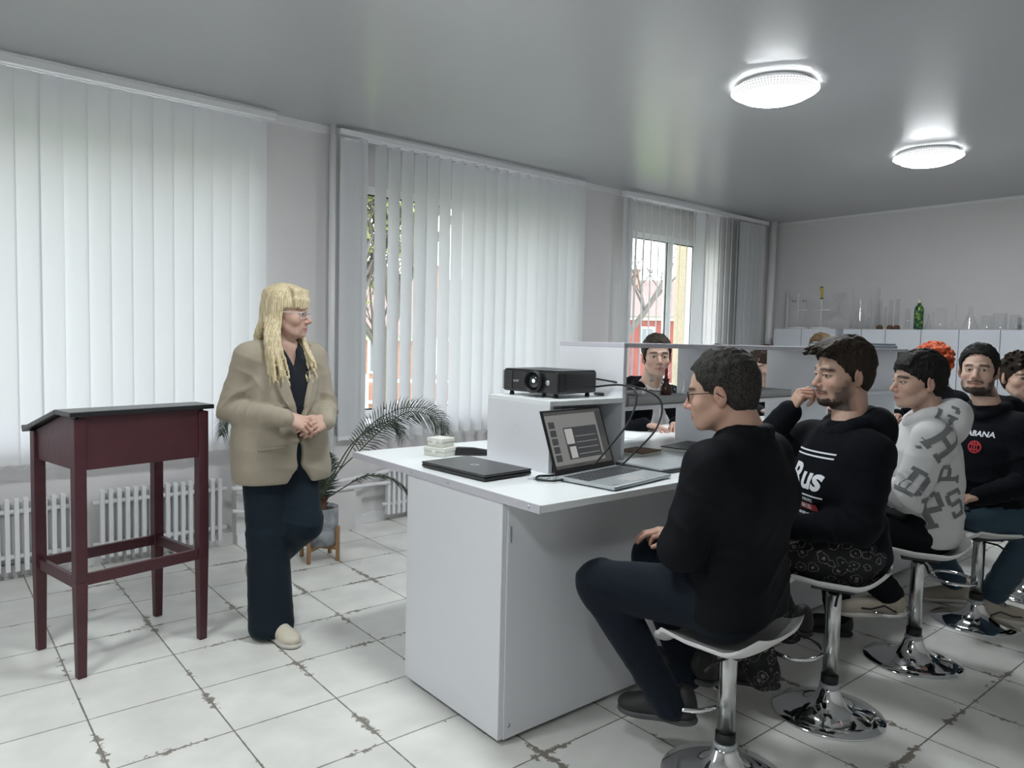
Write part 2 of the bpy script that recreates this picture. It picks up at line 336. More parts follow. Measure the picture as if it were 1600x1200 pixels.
# ------------------------------------------------------------------ organic modelling: distance fields meshed with surface nets
A3 = lambda *v: np.array(v, np.float32)
def rotm(yaw=0, pitch=0, roll=0):
    """columns = local x,y,z axes; pitch > 0 tips the nose down, roll > 0 tips the left side up... degrees"""
    return np.array(Matrix.Rotation(rad(yaw), 3, 'Z') @ Matrix.Rotation(rad(pitch), 3, 'Y') @ Matrix.Rotation(rad(roll), 3, 'X'), np.float32)
class SDF:
    def __init__(s, k=.02): s.p = []; s.k = k
    def cap(s, a, b, r1, r2=None, k=None, sq=None, op='u'):
        """tapered capsule; sq=(axis vector, factor<1) flattens it along that axis"""
        a = np.array(a, np.float32); b = np.array(b, np.float32); r2 = r1 if r2 is None else r2
        def f(P):
            Q = P; a_, b_ = a, b; fac = 1
            if sq:
                n = np.array(sq[0], np.float32); n /= np.linalg.norm(n); g = 1/sq[1]-1; fac = 1
                m = (a+b)/2; Q = P+((P-m)@n)[..., None]*n*g; a_ = a+((a-m)@n)*n*g; b_ = b+((b-m)@n)*n*g; fac = .8
            ab = b_-a_; L = max(float(ab@ab), 1e-9); t = np.clip(((Q-a_)@ab)/L, 0, 1)
            return (np.linalg.norm(Q-a_-t[..., None]*ab, axis=-1)-(r1+t*(r2-r1)))*fac
        R = max(r1, r2)
        s.p.append((f, np.minimum(a, b)-R, np.maximum(a, b)+R, s.k if k is None else k, op)); return s
    def chain(s, pts, rs, k=None, sq=None, op='u'):
        for i in range(len(pts)-1): s.cap(pts[i], pts[i+1], rs[i], rs[i+1], k, sq, op)
        return s
    def ell(s, c, r, rot=None, k=None, op='u'):
        c = np.array(c, np.float32); r = np.array(r, np.float32)
        def f(P):
            Q = P-c
            if rot is not None: Q = Q@rot
            k0 = np.linalg.norm(Q/r, axis=-1); k1 = np.linalg.norm(Q/(r*r), axis=-1)+1e-9
            return k0*(k0-1)/k1
        R = float(r.max()); s.p.append((f, c-R, c+R, s.k if k is None else k, op)); return s
    def box(s, c, h, rot=None, rd=.005, k=None, op='u'):
        c = np.array(c, np.float32); h = np.array(h, np.float32)-rd
        def f(P):
            Q = P-c
            if rot is not None: Q = Q@rot
            q = np.abs(Q)-h; return np.linalg.norm(np.maximum(q, 0), axis=-1)+np.minimum(q.max(-1), 0)-rd
        R = float(np.linalg.norm(h))+rd; s.p.append((f, c-R, c+R, s.k if k is None else k, op)); return s
    def cut(s, fn, k=.004):
        """keep only where fn(P) < 0 (applied over the whole field)"""
        s.p.append((fn, None, None, k, 'i')); return s
    def mesh(s, h, extra=None):
        adds = [q for q in s.p if q[4] == 'u']
        lo = np.min([q[1] for q in adds], 0)-3*h; hi = np.max([q[2] for q in adds], 0)+3*h
        n = np.ceil((hi-lo)/h).astype(int)+1
        ax = [lo[i]+h*np.arange(n[i], dtype=np.float32) for i in range(3)]
        F = np.full(tuple(n), 1.0, np.float32)
        for f, a, b, k, op in s.p:
            if a is None: sl = [slice(0, n[i]) for i in range(3)]
            else:
                pad = 2*k+3*h
                i0 = np.clip(np.floor((a-pad-lo)/h).astype(int), 0, n-1); i1 = np.clip(np.ceil((b+pad-lo)/h).astype(int)+1, 1, n)
                if (i1 <= i0).any(): continue
                sl = [slice(i0[i], i1[i]) for i in range(3)]
            P = np.stack(np.meshgrid(*[ax[i][sl[i]] for i in range(3)], indexing='ij'), -1).astype(np.float32)
            d = f(P).astype(np.float32); A = F[tuple(sl)]
            if op == 'u':
                if k > 1e-5: w = np.maximum(k-np.abs(A-d), 0)/k; r = np.minimum(A, d)-w*w*k*.25
                else: r = np.minimum(A, d)
            else:
                if op == 's': d = -d
                if k > 1e-5: w = np.maximum(k-np.abs(A-d), 0)/k; r = np.maximum(A, d)+w*w*k*.25
                else: r = np.maximum(A, d)
            F[tuple(sl)] = r
        return surfnet(F, lo, h)
def surfnet(F, lo, h):
    S = F < 0; nx, ny, nz = F.shape
    cs = np.zeros((nx-1, ny-1, nz-1), np.int8)
    corners = [(i, j, k) for i in (0, 1) for j in (0, 1) for k in (0, 1)]
    for i, j, k in corners: cs += S[i:nx-1+i, j:ny-1+j, k:nz-1+k]
    act = (cs > 0) & (cs < 8); idx = np.argwhere(act)
    vid = np.full(act.shape, -1, np.int64); vid[act] = np.arange(len(idx))
    acc = np.zeros((len(idx), 3)); cnt = np.zeros(len(idx))
    for a in corners:
        for d in range(3):
            if a[d]: continue
            b = list(a); b[d] = 1
            fa = F[idx[:, 0]+a[0], idx[:, 1]+a[1], idx[:, 2]+a[2]]; fb = F[idx[:, 0]+b[0], idx[:, 1]+b[1], idx[:, 2]+b[2]]
            m = (fa < 0) != (fb < 0); t = np.where(m, fa/np.where(m, fa-fb, 1), 0)
            p = np.array(a, float)[None].repeat(len(idx), 0); p[:, d] = t; acc[m] += p[m]; cnt[m] += 1
    V = (idx+acc/cnt[:, None])*h+lo
    faces = []
    for d in range(3):
        e, g = [(1, 2), (2, 0), (0, 1)][d]
        sl0 = [slice(None)]*3; sl1 = [slice(None)]*3; sl0[d] = slice(0, -1); sl1[d] = slice(1, None)
        s0 = S[tuple(sl0)]; s1 = S[tuple(sl1)]; q = np.argwhere(s0 != s1)
        q = q[(q[:, e] > 0) & (q[:, g] > 0) & (q[:, e] < F.shape[e]-1) & (q[:, g] < F.shape[g]-1)]
        fl = s0[q[:, 0], q[:, 1], q[:, 2]]
        def vv(oe, og): r = q.copy(); r[:, e] -= oe; r[:, g] -= og; return vid[r[:, 0], r[:, 1], r[:, 2]]
        Q = np.stack([vv(1, 1), vv(0, 1), vv(0, 0), vv(1, 0)], 1)
        Q[~fl] = Q[~fl][:, ::-1]; faces.append(Q)
    Fc = np.concatenate(faces); Fc = Fc[(Fc >= 0).all(1)]
    return relax(V, Fc, 1), Fc
def relax(V, Fc, it=1, lam=.5):
    for _ in range(it):
        acc = np.zeros_like(V); c = np.zeros(len(V))
        for a in range(4):
            np.add.at(acc, Fc[:, a], V[Fc[:, (a+1) % 4]]+V[Fc[:, (a+3) % 4]]); np.add.at(c, Fc[:, a], 2)
        V = V+lam*(acc/np.maximum(c, 1)[:, None]-V)
    return V
def vnormals(V, Fc):
    n = np.cross(V[Fc[:, 2]]-V[Fc[:, 0]], V[Fc[:, 3]]-V[Fc[:, 1]]); N = np.zeros_like(V)
    for a in range(4): np.add.at(N, Fc[:, a], n)
    return N/(np.linalg.norm(N, axis=1)[:, None]+1e-12)
def noise3(P, freq, seed=0, oct=3):
    r = np.random.RandomState(seed); out = 0; amp = 1; tot = 0
    for o in range(oct):
        for _ in range(5):
            d = r.normal(size=3); d /= np.linalg.norm(d); w = r.normal(size=3); w /= np.linalg.norm(w)
            out = out+amp*np.sin((P@d)*freq*(2**o)+1.3*np.sin((P@w)*freq*.7*(2**o)+r.rand()*6)+r.rand()*6.28)/5
        tot += amp; amp *= .5
    return out/tot*1.6
def folds(V, Fc, spots, seed=1, base=.0015):
    """cloth creases: SPOTS = (point, axis, radius, amplitude, frequency); ridges run across the axis near each point"""
    N = vnormals(V, Fc); d = base*noise3(V, 14, seed)
    for i, (p, ax, R, amp, fr) in enumerate(spots):
        q = V-np.array(p); ax = np.array(ax, float); ax /= np.linalg.norm(ax)
        w = np.exp(-(q**2).sum(1)/(R*R)); ph = (q@ax)*fr*.55+2.6*noise3(V, 9, seed+i+7, 2)
        r = 1-np.abs(np.sin(ph)); d = d+amp*1.05*w*(r**1.6-.4)
    return V+N*d[:, None]
def xf(V, R, t): return V@np.array(R).T+np.array(t)

SKIN = A3(.46, .29, .215)
def head_mesh(neck_to, skin=SKIN, beard=0, brow=A3(.05, .035, .025), nose=1.0, jaw=1.0, width=1.0, lip=A3(.36, .13, .115), h=.0024, smile=0, look=0, neck_r=.056, fem=0, full=0):
    """local frame: x forward, y left, z up, origin between the ears at eye level; NECK_TO = local point where the neck meets the chest"""
    s = SDF(.02)
    s.ell((-.010, 0, .035), (.099, .077*width, .082))
    s.ell((.034, 0, -.028), (.058, .060*width, .080), k=.03)
    s.ell((.030, 0, -.070), (.052*jaw, .054*jaw*width+full*.006, .040), k=.025)
    s.ell((.074, 0, -.098), (.018, .022*jaw, .015), k=.022)
    for y in (-1, 1):
        s.ell((.058, y*.043, -.030), (.026, .022+full*.004, .022), k=.02)
        s.cap((.080, y*.036, .022), (.090, y*.010, .018), .009, .009, k=.014)
        s.cap((.00, y*.055*jaw, -.055), (.055, y*.036, -.092), .014, .012, k=.025)
        s.ell((.100, y*.031, .001), (.017, .019, .012), k=.014, op='s')
        s.ell((.0745, y*.0315, .0), (.0145, .0165, .0128), k=.003)
        s.cap((.086, y*.046, .0065), (.0895, y*.020, .0065), .0032, .0032, k=.004)
    s.chain([(.086, 0, .012), (.098, 0, -.012), (.108*1+.004*nose, 0, -.032)], [.0075, .0085, .0115*nose], k=.010)
    for y in (-1, 1):
        s.ell((.097, y*.0125*nose, -.037), (.012, .0075, .0085), k=.006)
        s.ell((.104, y*.006, -.0455), (.004, .0028, .003), k=.002, op='s')
    s.ell((.074, 0, -.064), (.022, .030, .028), k=.016)
    s.cap((.094, 0, -.047), (.094, 0, -.057), .004, .004, k=.006)
    s.cap((.0875, -.022, -.0660+smile*.004), (.0955, 0, -.0645), .0030, .0055, k=.005); s.cap((.0875, .022, -.0660+smile*.004), (.0955, 0, -.0645), .0030, .0055, k=.005)
    s.cap((.0870, -.017, -.0725+smile*.002), (.0940, 0, -.0755), .0030, .0062, k=.005); s.cap((.0870, .017, -.0725+smile*.002), (.0940, 0, -.0755), .0030, .0062, k=.005)
    s.cap((.0900, -.025, -.0688+smile*.005), (.1010, 0, -.0695), .0012, .0014, k=.003, op='s'); s.cap((.0900, .025, -.0688+smile*.005), (.1010, 0, -.0695), .0012, .0014, k=.003, op='s')
    for y in (-1, 1):
        Re = rotm(y*18, 8, 0)
        s.ell((-.012, y*.081*width, -.006), (.019, .0075, .032), Re, k=.006)
        s.ell((-.009, y*.0745*width, -.030), (.010, .008, .012), k=.008)
        s.ell((-.006, y*.0895*width, -.004), (.0105, .006, .020), Re, k=.004, op='s')
        s.ell((-.003, y*.083*width, -.010), (.006, .006, .008), k=.005)
    nt = np.array(neck_to, np.float32)
    s.cap((-.030, 0, -.055), nt, neck_r, neck_r*1.12, k=.022)
    V, Fc = s.mesh(h)
    x, y, z = V.T; ay = np.abs(y)
    C = np.tile(skin, (len(V), 1)).astype(np.float32)
    def blend(mask, col): 
        nonlocal C
        C = C*(1-mask[:, None])+np.asarray(col, np.float32)*mask[:, None]
    sm = lambda v, a, b: np.clip((v-a)/(b-a), 0, 1)
    blend(.30*np.exp(-((x-.07)**2/.0009+(ay-.045)**2/.0004+(z+.035)**2/.0005)), A3(.60, .26, .20))
    blend(.30*np.exp(-((x-.11)**2/.0003+(z+.036)**2/.0003)), A3(.58, .26, .20))
    blend(.35*np.exp(-((ay-.083)**2/.0002+(x+.01)**2/.0008)), A3(.55, .25, .20))
    blend(sm(noise3(V, 60, 3), -.5, 1.5)*.10, skin*.8)
    if beard:
        nz = noise3(V, 190, 5)*.012
        jawl = sm(-(z+.042-.55*np.maximum(.045-x, 0)*.9)+nz, 0, .018)*sm(x, -.012, .006)
        jawl *= 1-sm(-(z+.125), 0, .02)
        cheek = sm(.047-(x-.046)*.85-np.abs(z+.075)*.0-ay*0, -.02, .01)
        mo = np.exp(-((z+.055+ay*.16)**2/.00006))*(ay < .034)*(x > .072)
        low = sm(-(z+.080)+nz, 0, .010)*(x > .02)
        side = sm(-(z+.036-(.055-x)*.85)+nz, -.006, .026)*sm(ay, .036, .054)*(1-sm(x, .062, .080))*sm(x, -.010, .022)*.85
        goat = np.exp(-(ay**2/.00012))*sm(-(z+.081), 0, .004)*(x > .07)
        bm = np.clip(np.maximum.reduce([side, mo*.9, low, goat])*beard, 0, 1)*(z > -.128)
        bm *= 1-np.clip(np.exp(-((z+.0700)**2/.00006))*(ay < .024)*(x > .084), 0, 1)
        blend(np.clip(bm, 0, .93), brow*.45)
        N = vnormals(V, Fc); V = V+N*(bm*.004*(1+.35*noise3(V, 300, 9)))[:, None]
        x, y, z = V.T; ay = np.abs(y)
    lm = np.clip(1.35*np.exp(-((z+.070)**2/(.0082**2)+ay**2/.00044)), 0, 1)*(x > .084); blend(np.clip(lm*(.85+.15*fem), 0, 1), lip)
    ml = np.exp(-((z+.0695-smile*.005*(ay/.025)**2)**2/(.0018**2)))*(ay < .026)*(x > .08); blend(ml*.75, lip*.35)
    bz = .0245-.30*np.maximum(ay-.034, 0)-.05*np.maximum(.034-ay, 0)
    bm = np.exp(-((z-bz)**2/((.0040 if fem else .0052)**2)))*sm(ay, .010, .016)*(1-sm(ay, .050, .058))*(x > .05); blend(np.clip(bm*1.2, 0, .92), brow)
    # eyes
    ez = z-.0005; ey = ay-.0315; ey2 = y-np.sign(y)*.0315-look
    alm = ((ey/.0145)**2+(np.abs(ez+.0005)/(.0047*(1-.25*np.abs(ey/.0145))))**2)
    eye = (alm < 1) & (x > .060); rim = (alm >= 1) & (alm < 1.75) & (x > .06)
    blend(rim*1.0*(.55+.35*(ez > 0)), brow*.6+skin*.12)
    C[eye] = A3(.62, .60, .57); rr = np.sqrt(ey2**2+ez**2); C[eye & (rr < .0062)] = A3(.07, .055, .04); C[eye & (rr < .0028)] = A3(.008, .008, .008)
    return V, Fc, C
def hair_short(kind='short', h=.0032, seed=0, vol=1.0):
    s = SDF(.02)
    s.ell((-.014, 0, .042), (.104+.004*vol, .0825+.003*vol, .086+.010*vol))
    s.ell((-.045, 0, -.015), (.066, .071, .075), k=.03)
    if kind in ('quiff', 'swept'):
        s.ell((.045, .0, .105), (.062, .062, .030), rotm(0, 12), k=.025)
    if kind == 'quiff':
        r = random.Random(4)
        for i in range(26):
            y = r.uniform(-.055, .055); x0 = r.uniform(.02, .06)
            s.cap((x0, y, .112+r.uniform(-.01, .01)), (.118+r.uniform(-.012, .02), y*1.05+r.uniform(-.012, .012), .088+r.uniform(-.02, .014)), .013, .003, k=.010)
    if kind == 'fringe':
        for i in range(9):
            y = -.056+.014*i; s.cap((.045, y, .108), (.094-abs(y)*.4, y*1.02, .074+.004*math.sin(i*2.3)), .014, .006, k=.012)
    if kind == 'pixie':
        r = random.Random(8)
        for i in range(70):
            a = r.uniform(-2.6, 2.6); e = r.uniform(.1, 1.4); d = np.array([math.cos(a)*math.cos(e), math.sin(a)*math.cos(e), math.sin(e)])
            c = np.array([-.01, 0, .045])+d*np.array([.095, .078, .085]); s.cap(c, c+d*.028+np.array([.012, 0, -.004]), .015, .005, k=.010)
    if kind == 'curly':
        r = random.Random(3)
        for i in range(230):
            a = r.uniform(-PI, PI); e = r.uniform(-.9, 1.5); d = np.array([math.cos(a)*math.cos(e), math.sin(a)*math.cos(e), math.sin(e)])
            if d[0] > .55 and e < .55: continue
            c = np.array([-.018, 0, .030])+d*np.array([.112, .100, .108])*r.uniform(.94, 1.10); s.ell(c, (.016, .016, .016), k=.006)
    # tufts that lie along the scalp
    if kind in ('short', 'quiff', 'fringe'):
        r = random.Random(20+seed)
        for i in range(190):
            a = r.uniform(-PI, PI); e = math.asin(r.uniform(-.25, 1)); d = np.array([math.cos(a)*math.cos(e), math.sin(a)*math.cos(e), math.sin(e)])
            c = np.array([-.014, 0, .042])+d*np.array([.101, .080, .087+.008*vol])
            fl = np.array([.9, .12*math.sin(i), -.1]) if e > .35 else np.array([.15, 0, -1.])
            if kind == 'short' and e > .35: fl = np.array([.6, .6, .0])
            t = fl-d*(fl@d); t /= np.linalg.norm(t)+1e-6; ln = r.uniform(.018, .034)
            lift = .0015 if kind == 'short' else .005; s.cap(c-t*ln*.5-d*.002, c+t*ln*.5+d*lift, .0085, .0035, k=.009)
    # hair line
    hx = {'short': ([-.14, -.085, -.06, -.035, -.012, .0, .025, .045, .065, .082, .098, .3], [-.06, -.052, -.040, -.030, -.016, .026, .036, .044, .056, .074, .2, .3]),
          'quiff': ([-.14, -.085, -.06, -.035, -.020, .005, .025, .045, .065, .084, .3], [-.06, -.045, -.040, -.028, .016, .026, .032, .042, .060, .17, .3]),
          'fringe': ([-.14, -.085, -.06, -.035, -.020, .005, .025, .042, .054, .066, .3], [-.06, -.045, -.040, -.028, .010, .022, .034, .050, .090, .17, .3]),
          'pixie': ([-.14, -.085, -.06, -.035, -.012, .0, .025, .045, .060, .072, .3], [-.05, -.042, -.030, -.02, .015, .035, .045, .065, .088, .16, .3]),
          'curly': ([-.14, -.12, -.06, -.03, .0, .02, .045, .055, .07, .3], [.0, .01, .02, .03, .04, .055, .085, .11, .2, .3])}
    zz, xx = hx.get(kind, hx['short'])
    def f(P): return P[..., 0]-np.interp(P[..., 2]+.020*(P[..., 1]/.07)**2*(P[..., 0] > .03), zz, xx)-.004*np.sin(P[..., 1]*260+P[..., 2]*90)-.003*np.sin(P[..., 1]*530+1)
    s.cut(f, .012)
    if kind != 'curly':
        s.cut(lambda P: -(P[..., 2]+.088), .01)
    V, Fc = s.mesh(h)
    N = vnormals(V, Fc)
    if kind != 'curly':
        # strand ridges flowing from the crown
        ang = np.arctan2(V[:, 1], V[:, 0]+.04); V = V+N*(.0007*np.sin(ang*60+5*noise3(V, 40, seed))+.0022*noise3(V, 110, seed+2))[:, None]
    else: V = V+N*(.003*noise3(V, 220, seed))[:, None]
    return V, Fc
def hand_mesh(curl=(.5, .5, .5, .5), thumb=.5, side=1, spread=.05, h=.0021, skin=SKIN, thumb_dir=None):
    """local frame: wrist at origin, fingers along +x, back of the hand +z, thumb at +y*side; curl in radians per joint"""
    s = SDF(.006)
    s.cap((-.045, 0, -.002), (.0, 0, -.002), .024, .022, k=.02, sq=((0, 0, 1), .78))
    s.cap((.0, .006, 0), (.055, .006, 0), .024, .027, k=.02, sq=((0, 0, 1), .55)); s.cap((.0, -.012, 0), (.062, -.020, 0), .018, .019, k=.02, sq=((0, 0, 1), .62))
    s.cap((.02, .016, -.003), (.075, .026, 0), .016, .012, k=.015)
    base = [(.088, .029, 0), (.092, .0095, .002), (.088, -.0105, .001), (.080, -.0285, -.002)]
    L = [(.040, .024, .020), (.045, .027, .021), (.041, .025, .020), (.032, .019, .018)]
    for i in range(4):
        p = np.array(base[i]); a = 0; ps = [p-np.array([.022, 0, .001]), p]; sp_ = spread*(1.5-i)
        for j, ln in enumerate(L[i]):
            a += curl[i]*[.9, 1.05, .6][j]; d = np.array([math.cos(a)*math.cos(sp_), math.sin(sp_)*math.cos(a), -math.sin(a)]); p = p+d*ln; ps.append(p)
        r0 = [.0095, .0098, .0093, .0083][i]
        s.chain(ps, [r0*1.05, r0*1.04, r0*.93, r0*.86, r0*.72], k=.0035)
        s.ell(ps[1]+np.array([0, 0, .003]), (r0, r0*.9, r0*.8), k=.004)
    td = np.array(thumb_dir if thumb_dir is not None else (.72, .62*(1-thumb*.6), -.30-.45*thumb)); td /= np.linalg.norm(td)
    p0 = np.array([.016, .020, -.006]); p1 = p0+td*.042; t2 = td*.8+np.array([.5, -.25*thumb, -.1]); t2 /= np.linalg.norm(t2); p2 = p1+t2*.032; p3 = p2+t2*.024
    s.chain([p0, p1, p2, p3], [.0155, .0118, .0105, .0082], k=.008)
    V, Fc = s.mesh(h)
    if side < 0: V = V*np.array([1, -1, 1]); Fc = Fc[:, ::-1]
    C = np.tile(skin, (len(V), 1)).astype(np.float32); t = np.clip((V[:, 0]-.06)/.06, 0, 1)[:, None]*.35; C = C*(1-t)+A3(.52, .25, .20)*t
    return V, Fc, C
def shoe_parts(L=.285, W=.050, high=0):
    """heel at x=0, toe at +x, sole on z=0; returns upper and sole meshes"""
    s = SDF(.03)
    s.ell((.045, 0, .055), (.050, W*.78, .055)); s.ell((L*.45, 0, .050), (L*.30, W*.85, .045)); s.ell((L*.76, 0, .036), (L*.235, W*.98, .036))
    s.cap((.045, 0, .07), (.04, 0, .10+high), .036, .036, k=.03)
    s.cut(lambda P: .018-P[..., 2], .004)
    V, Fc = s.mesh(.005)
    t = SDF(.02); t.ell((.05, 0, .014), (.058, W*.86, .022)); t.ell((L*.5, 0, .014), (L*.36, W*.84, .020)); t.ell((L*.745, 0, .014), (L*.262, W*1.06, .022))
    t.cut(lambda P: P[..., 2]-.026, .003); t.cut(lambda P: -P[..., 2], .003)
    V2, F2 = t.mesh(.005)
    return (V, Fc), (V2, F2)
def join(parts):
    V = []; Fc = []; C = []; n = 0
    for p in parts:
        V.append(p[0]); Fc.append(np.asarray(p[1])+n); n += len(p[0])
        C.append(p[2] if len(p) > 2 else np.tile(SKIN, (len(p[0]), 1)))
    return np.concatenate(V), np.concatenate(Fc), np.concatenate(C)
def drape(V2, Fc, bvh, o, u, v, d, off=.0025, maxd=.9):
    """lay flat 2-D artwork on a cloth surface: start points o + x*u + y*v, cast along d"""
    o, u, v, d = Vector(o), Vector(u), Vector(v), Vector(d).normalized(); out = []; ok = []
    for q in V2:
        p = o+u*q[0]+v*q[1]; hit = bvh.ray_cast(p, d, maxd)
        if hit[0] is None: out.append(p); ok.append(False)
        else: out.append(hit[0]-d*off); ok.append(True)
    return out, [f for f in Fc if all(ok[i] for i in f)]
class Nearest:
    def __init__(s, *b): s.b = b
    def ray_cast(s, p, d, m):
        hs = [h for h in (q.ray_cast(p, d, m) for q in s.b) if h[0] is not None]
        return min(hs, key=lambda h: h[3]) if hs else (None, None, None, None)
def subdiv2d(V, Fc, times=2):
    for _ in range(times):
        V = [tuple(v) for v in V]; nf = []
        mid = {}
        def m(a, b):
            k = (min(a, b), max(a, b))
            if k not in mid: mid[k] = len(V); V.append(tuple((V[a][i]+V[b][i])/2 for i in range(2))+(0,))
            return mid[k]
        for f in Fc:
            if len(f) == 3:
                a, b, c = f; x, y, z = m(a, b), m(b, c), m(c, a); nf += [(a, x, z), (x, b, y), (z, y, c), (x, y, z)]
            else:
                for i in range(1, len(f)-1):
                    a, b, c = f[0], f[i], f[i+1]; x, y, z = m(a, b), m(b, c), m(c, a); nf += [(a, x, z), (x, b, y), (z, y, c), (x, y, z)]
        Fc = nf
    return V, Fc
# ------------------------------------------------------------------ the room
WY = 5.2; CZ = 3.05
X0, X1, Y0 = -4.5, 8.60, -2.2
struct('floor', mbox(X0, X1, Y0, WY+.4, -.06, 0), M['floor'])
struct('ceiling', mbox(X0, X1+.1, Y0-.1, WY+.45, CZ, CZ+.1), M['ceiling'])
struct('wall_back', mbox(X1, X1+.15, Y0, WY+.45, -.06, CZ), M['wall'])
struct('wall_right', mbox(X0, X1, Y0-.15, Y0, -.06, CZ), M['wall'])
struct('wall_front', mbox(X0-.15, X0, Y0-.15, WY+.45, -.06, CZ), M['wall'])
w = MB(); edges = [X0]
for a, b in WINS: edges += [a, b]
edges.append(X1)
OPEN = list(WINS)
for i in range(0, len(edges), 2): w.box(edges[i], edges[i+1], WY, WY+.45, .78, CZ)
w.box(X0, X1, WY+.03, WY+.45, -.06, .78)
for a, b in WINS: w.box(a, b, WY+.28, WY+.45, 2.74, CZ)      # lintel behind the deep reveal
for a, b in ((-1.6, -.80), (1.74, 2.72), (4.95, 5.60), (7.95, X1)): w.box(a, b, WY-.065, WY+.05, -.06, .72)   # low piers between the radiator niches
w.box(2.08, 2.62, WY-.16, WY-.05, 0, .30)
struct('wall_left', w, M['wall'])
for k, (a, b) in enumerate(((-.80, 1.74), (2.72, 4.95), (5.60, 7.95))):
    struct('baseboard_left', mbox(a, b, WY+.008, WY+.032, 0, .07), M['white_trim'])
for k, (a, b) in enumerate(((1.74, 2.07), (2.63, 2.72), (4.95, 5.60), (7.95, X1))):
    struct('baseboard_left', mbox(a, b, WY-.088, WY-.064, 0, .07), M['white_trim'])
struct('baseboard_back', mbox(X1-.02, X1, Y0, WY-.06, 0, .07), M['white_trim'])
struct('trim_1', mbox(X0, X1, WY-.035, WY, CZ-.05, CZ), M['white_trim'])     # ceiling edge strip
struct('trim_2', mbox(X1-.03, X1, Y0, WY, CZ-.03, CZ), M['white_trim'])
for i, (a, b) in enumerate(WINS):
    y0, y1, z0, z1 = 5.50, 5.56, .80, 2.74
    f = MB(); t = .07
    f.box(a, b, y0, y1, z0, z0+t); f.box(a, b, y0, y1, z1-t, z1); f.box(a, a+t, y0, y1, z0+t, z1-t); f.box(b-t, b, y0, y1, z0+t, z1-t)
    ms = [a+(b-a)*.69] if i == 3 else [a+(b-a)*.36, a+(b-a)*.70]
    for m_ in ms: f.box(m_-.045, m_+.045, y0-.004, y1+.004, z0+t, z1-t)
    o = struct('window_%d' % (i+1), f, M['pvc'], bev=.006)
    g = MB(); xs = [a+t]+ms+[b-t]
    for j in range(len(xs)-1):
        l_, r_ = xs[j]+(.045 if j else 0), xs[j+1]-(.045 if j < len(ms) else 0)
        MB().box(l_, r_, 5.525, 5.531, z0+t, z1-t).obj('window_pane', M['pane'], o)
        gk = MB()
        for q in ((l_, r_, z0+t, z0+t+.012), (l_, r_, z1-t-.012, z1-t), (l_, l_+.012, z0+t, z1-t), (r_-.012, r_, z0+t, z1-t)): gk.box(q[0], q[1], 5.512, 5.519, q[2], q[3])
        gk.obj('gasket', M['black_rubber'], o)
    mbox(a-.03, b+.03, 5.15, 5.5, .775, .80).obj('window_sill', M['pvc'], o, bev=.004)
# riser pipes and radiator pipework
def pipe(pts, r, label, group=None):
    o = MB().tube(spline(pts, 6) if len(pts) > 2 else pts, r, 12).obj('heating_pipe', M['radiator'], None, smooth=True)
    return tag(o, label, 'pipe', group)
pipe([(2.435, 5.105, 0), (2.435, 5.105, CZ)], .024, 'white riser pipe up the pier beside the half open middle blind')
pipe([(8.44, 5.11, 0), (8.44, 5.11, CZ)], .045, 'thick white riser pipe in the far room corner')
pipe([(8.54, 4.93, 1.0), (8.54, 4.93, 2.17)], .014, 'thin grey upright pipe against the far wall by the corner')
pipe([(1.70, 5.10, .41), (1.80, 5.04, .41), (2.0, 5.03, .40), (2.3, 5.03, .385), (2.7, 5.06, .40), (2.95, 5.10, .42)], .017, 'upper white heating pipe between radiators behind the potted palm')
pipe([(1.70, 5.10, .25), (1.80, 5.05, .25), (1.90, 5.03, .31), (2.0, 5.03, .335), (2.35, 5.03, .33), (2.7, 5.06, .33), (2.95, 5.1, .32)], .015, 'lower bent white heating pipe behind the walking woman')
# radiators: finned panels in the niches
def radiator(x0, x1, label):
    t = thing('radiator', label, 'radiator', ((x0+x1)/2, 5.13, 0), group=None); L = (x1-x0)/2
    c = MB(); c.tube([(-L-.05, 0, .41), (L+.05, 0, .41)], .016, 10); c.tube([(-L-.05, 0, .14), (L+.05, 0, .14)], .016, 10); c.obj('manifold_pipe', M['radiator'], t, smooth=True)
    mbox(-L, L, .022, .030, .10, .46).obj('back_plate', M['radiator'], t)
    n = int((x1-x0)/.0465); me = None
    for i in range(n+1):
        x = -L+i*(2*L/n)
        if me is None:
            o = mbox(-.013, .013, -.028, .020, .055, .49).obj('radiator_fin', M['radiator'], t, bev=.004); me = o
        else: o = me.copy(); COL.objects.link(o)
        o.location = (x, 0, 0)
    return t
radiator(-.30, .735, 'white finned radiator at the left edge, partly behind the desk stand')
radiator(.90, 1.62, 'white finned radiator seen between the legs of the red stand')
radiator(2.95, 4.60, 'white finned radiator under the half open blind beyond the palm')
radiator(5.9, 7.6, 'white finned radiator under the far window')
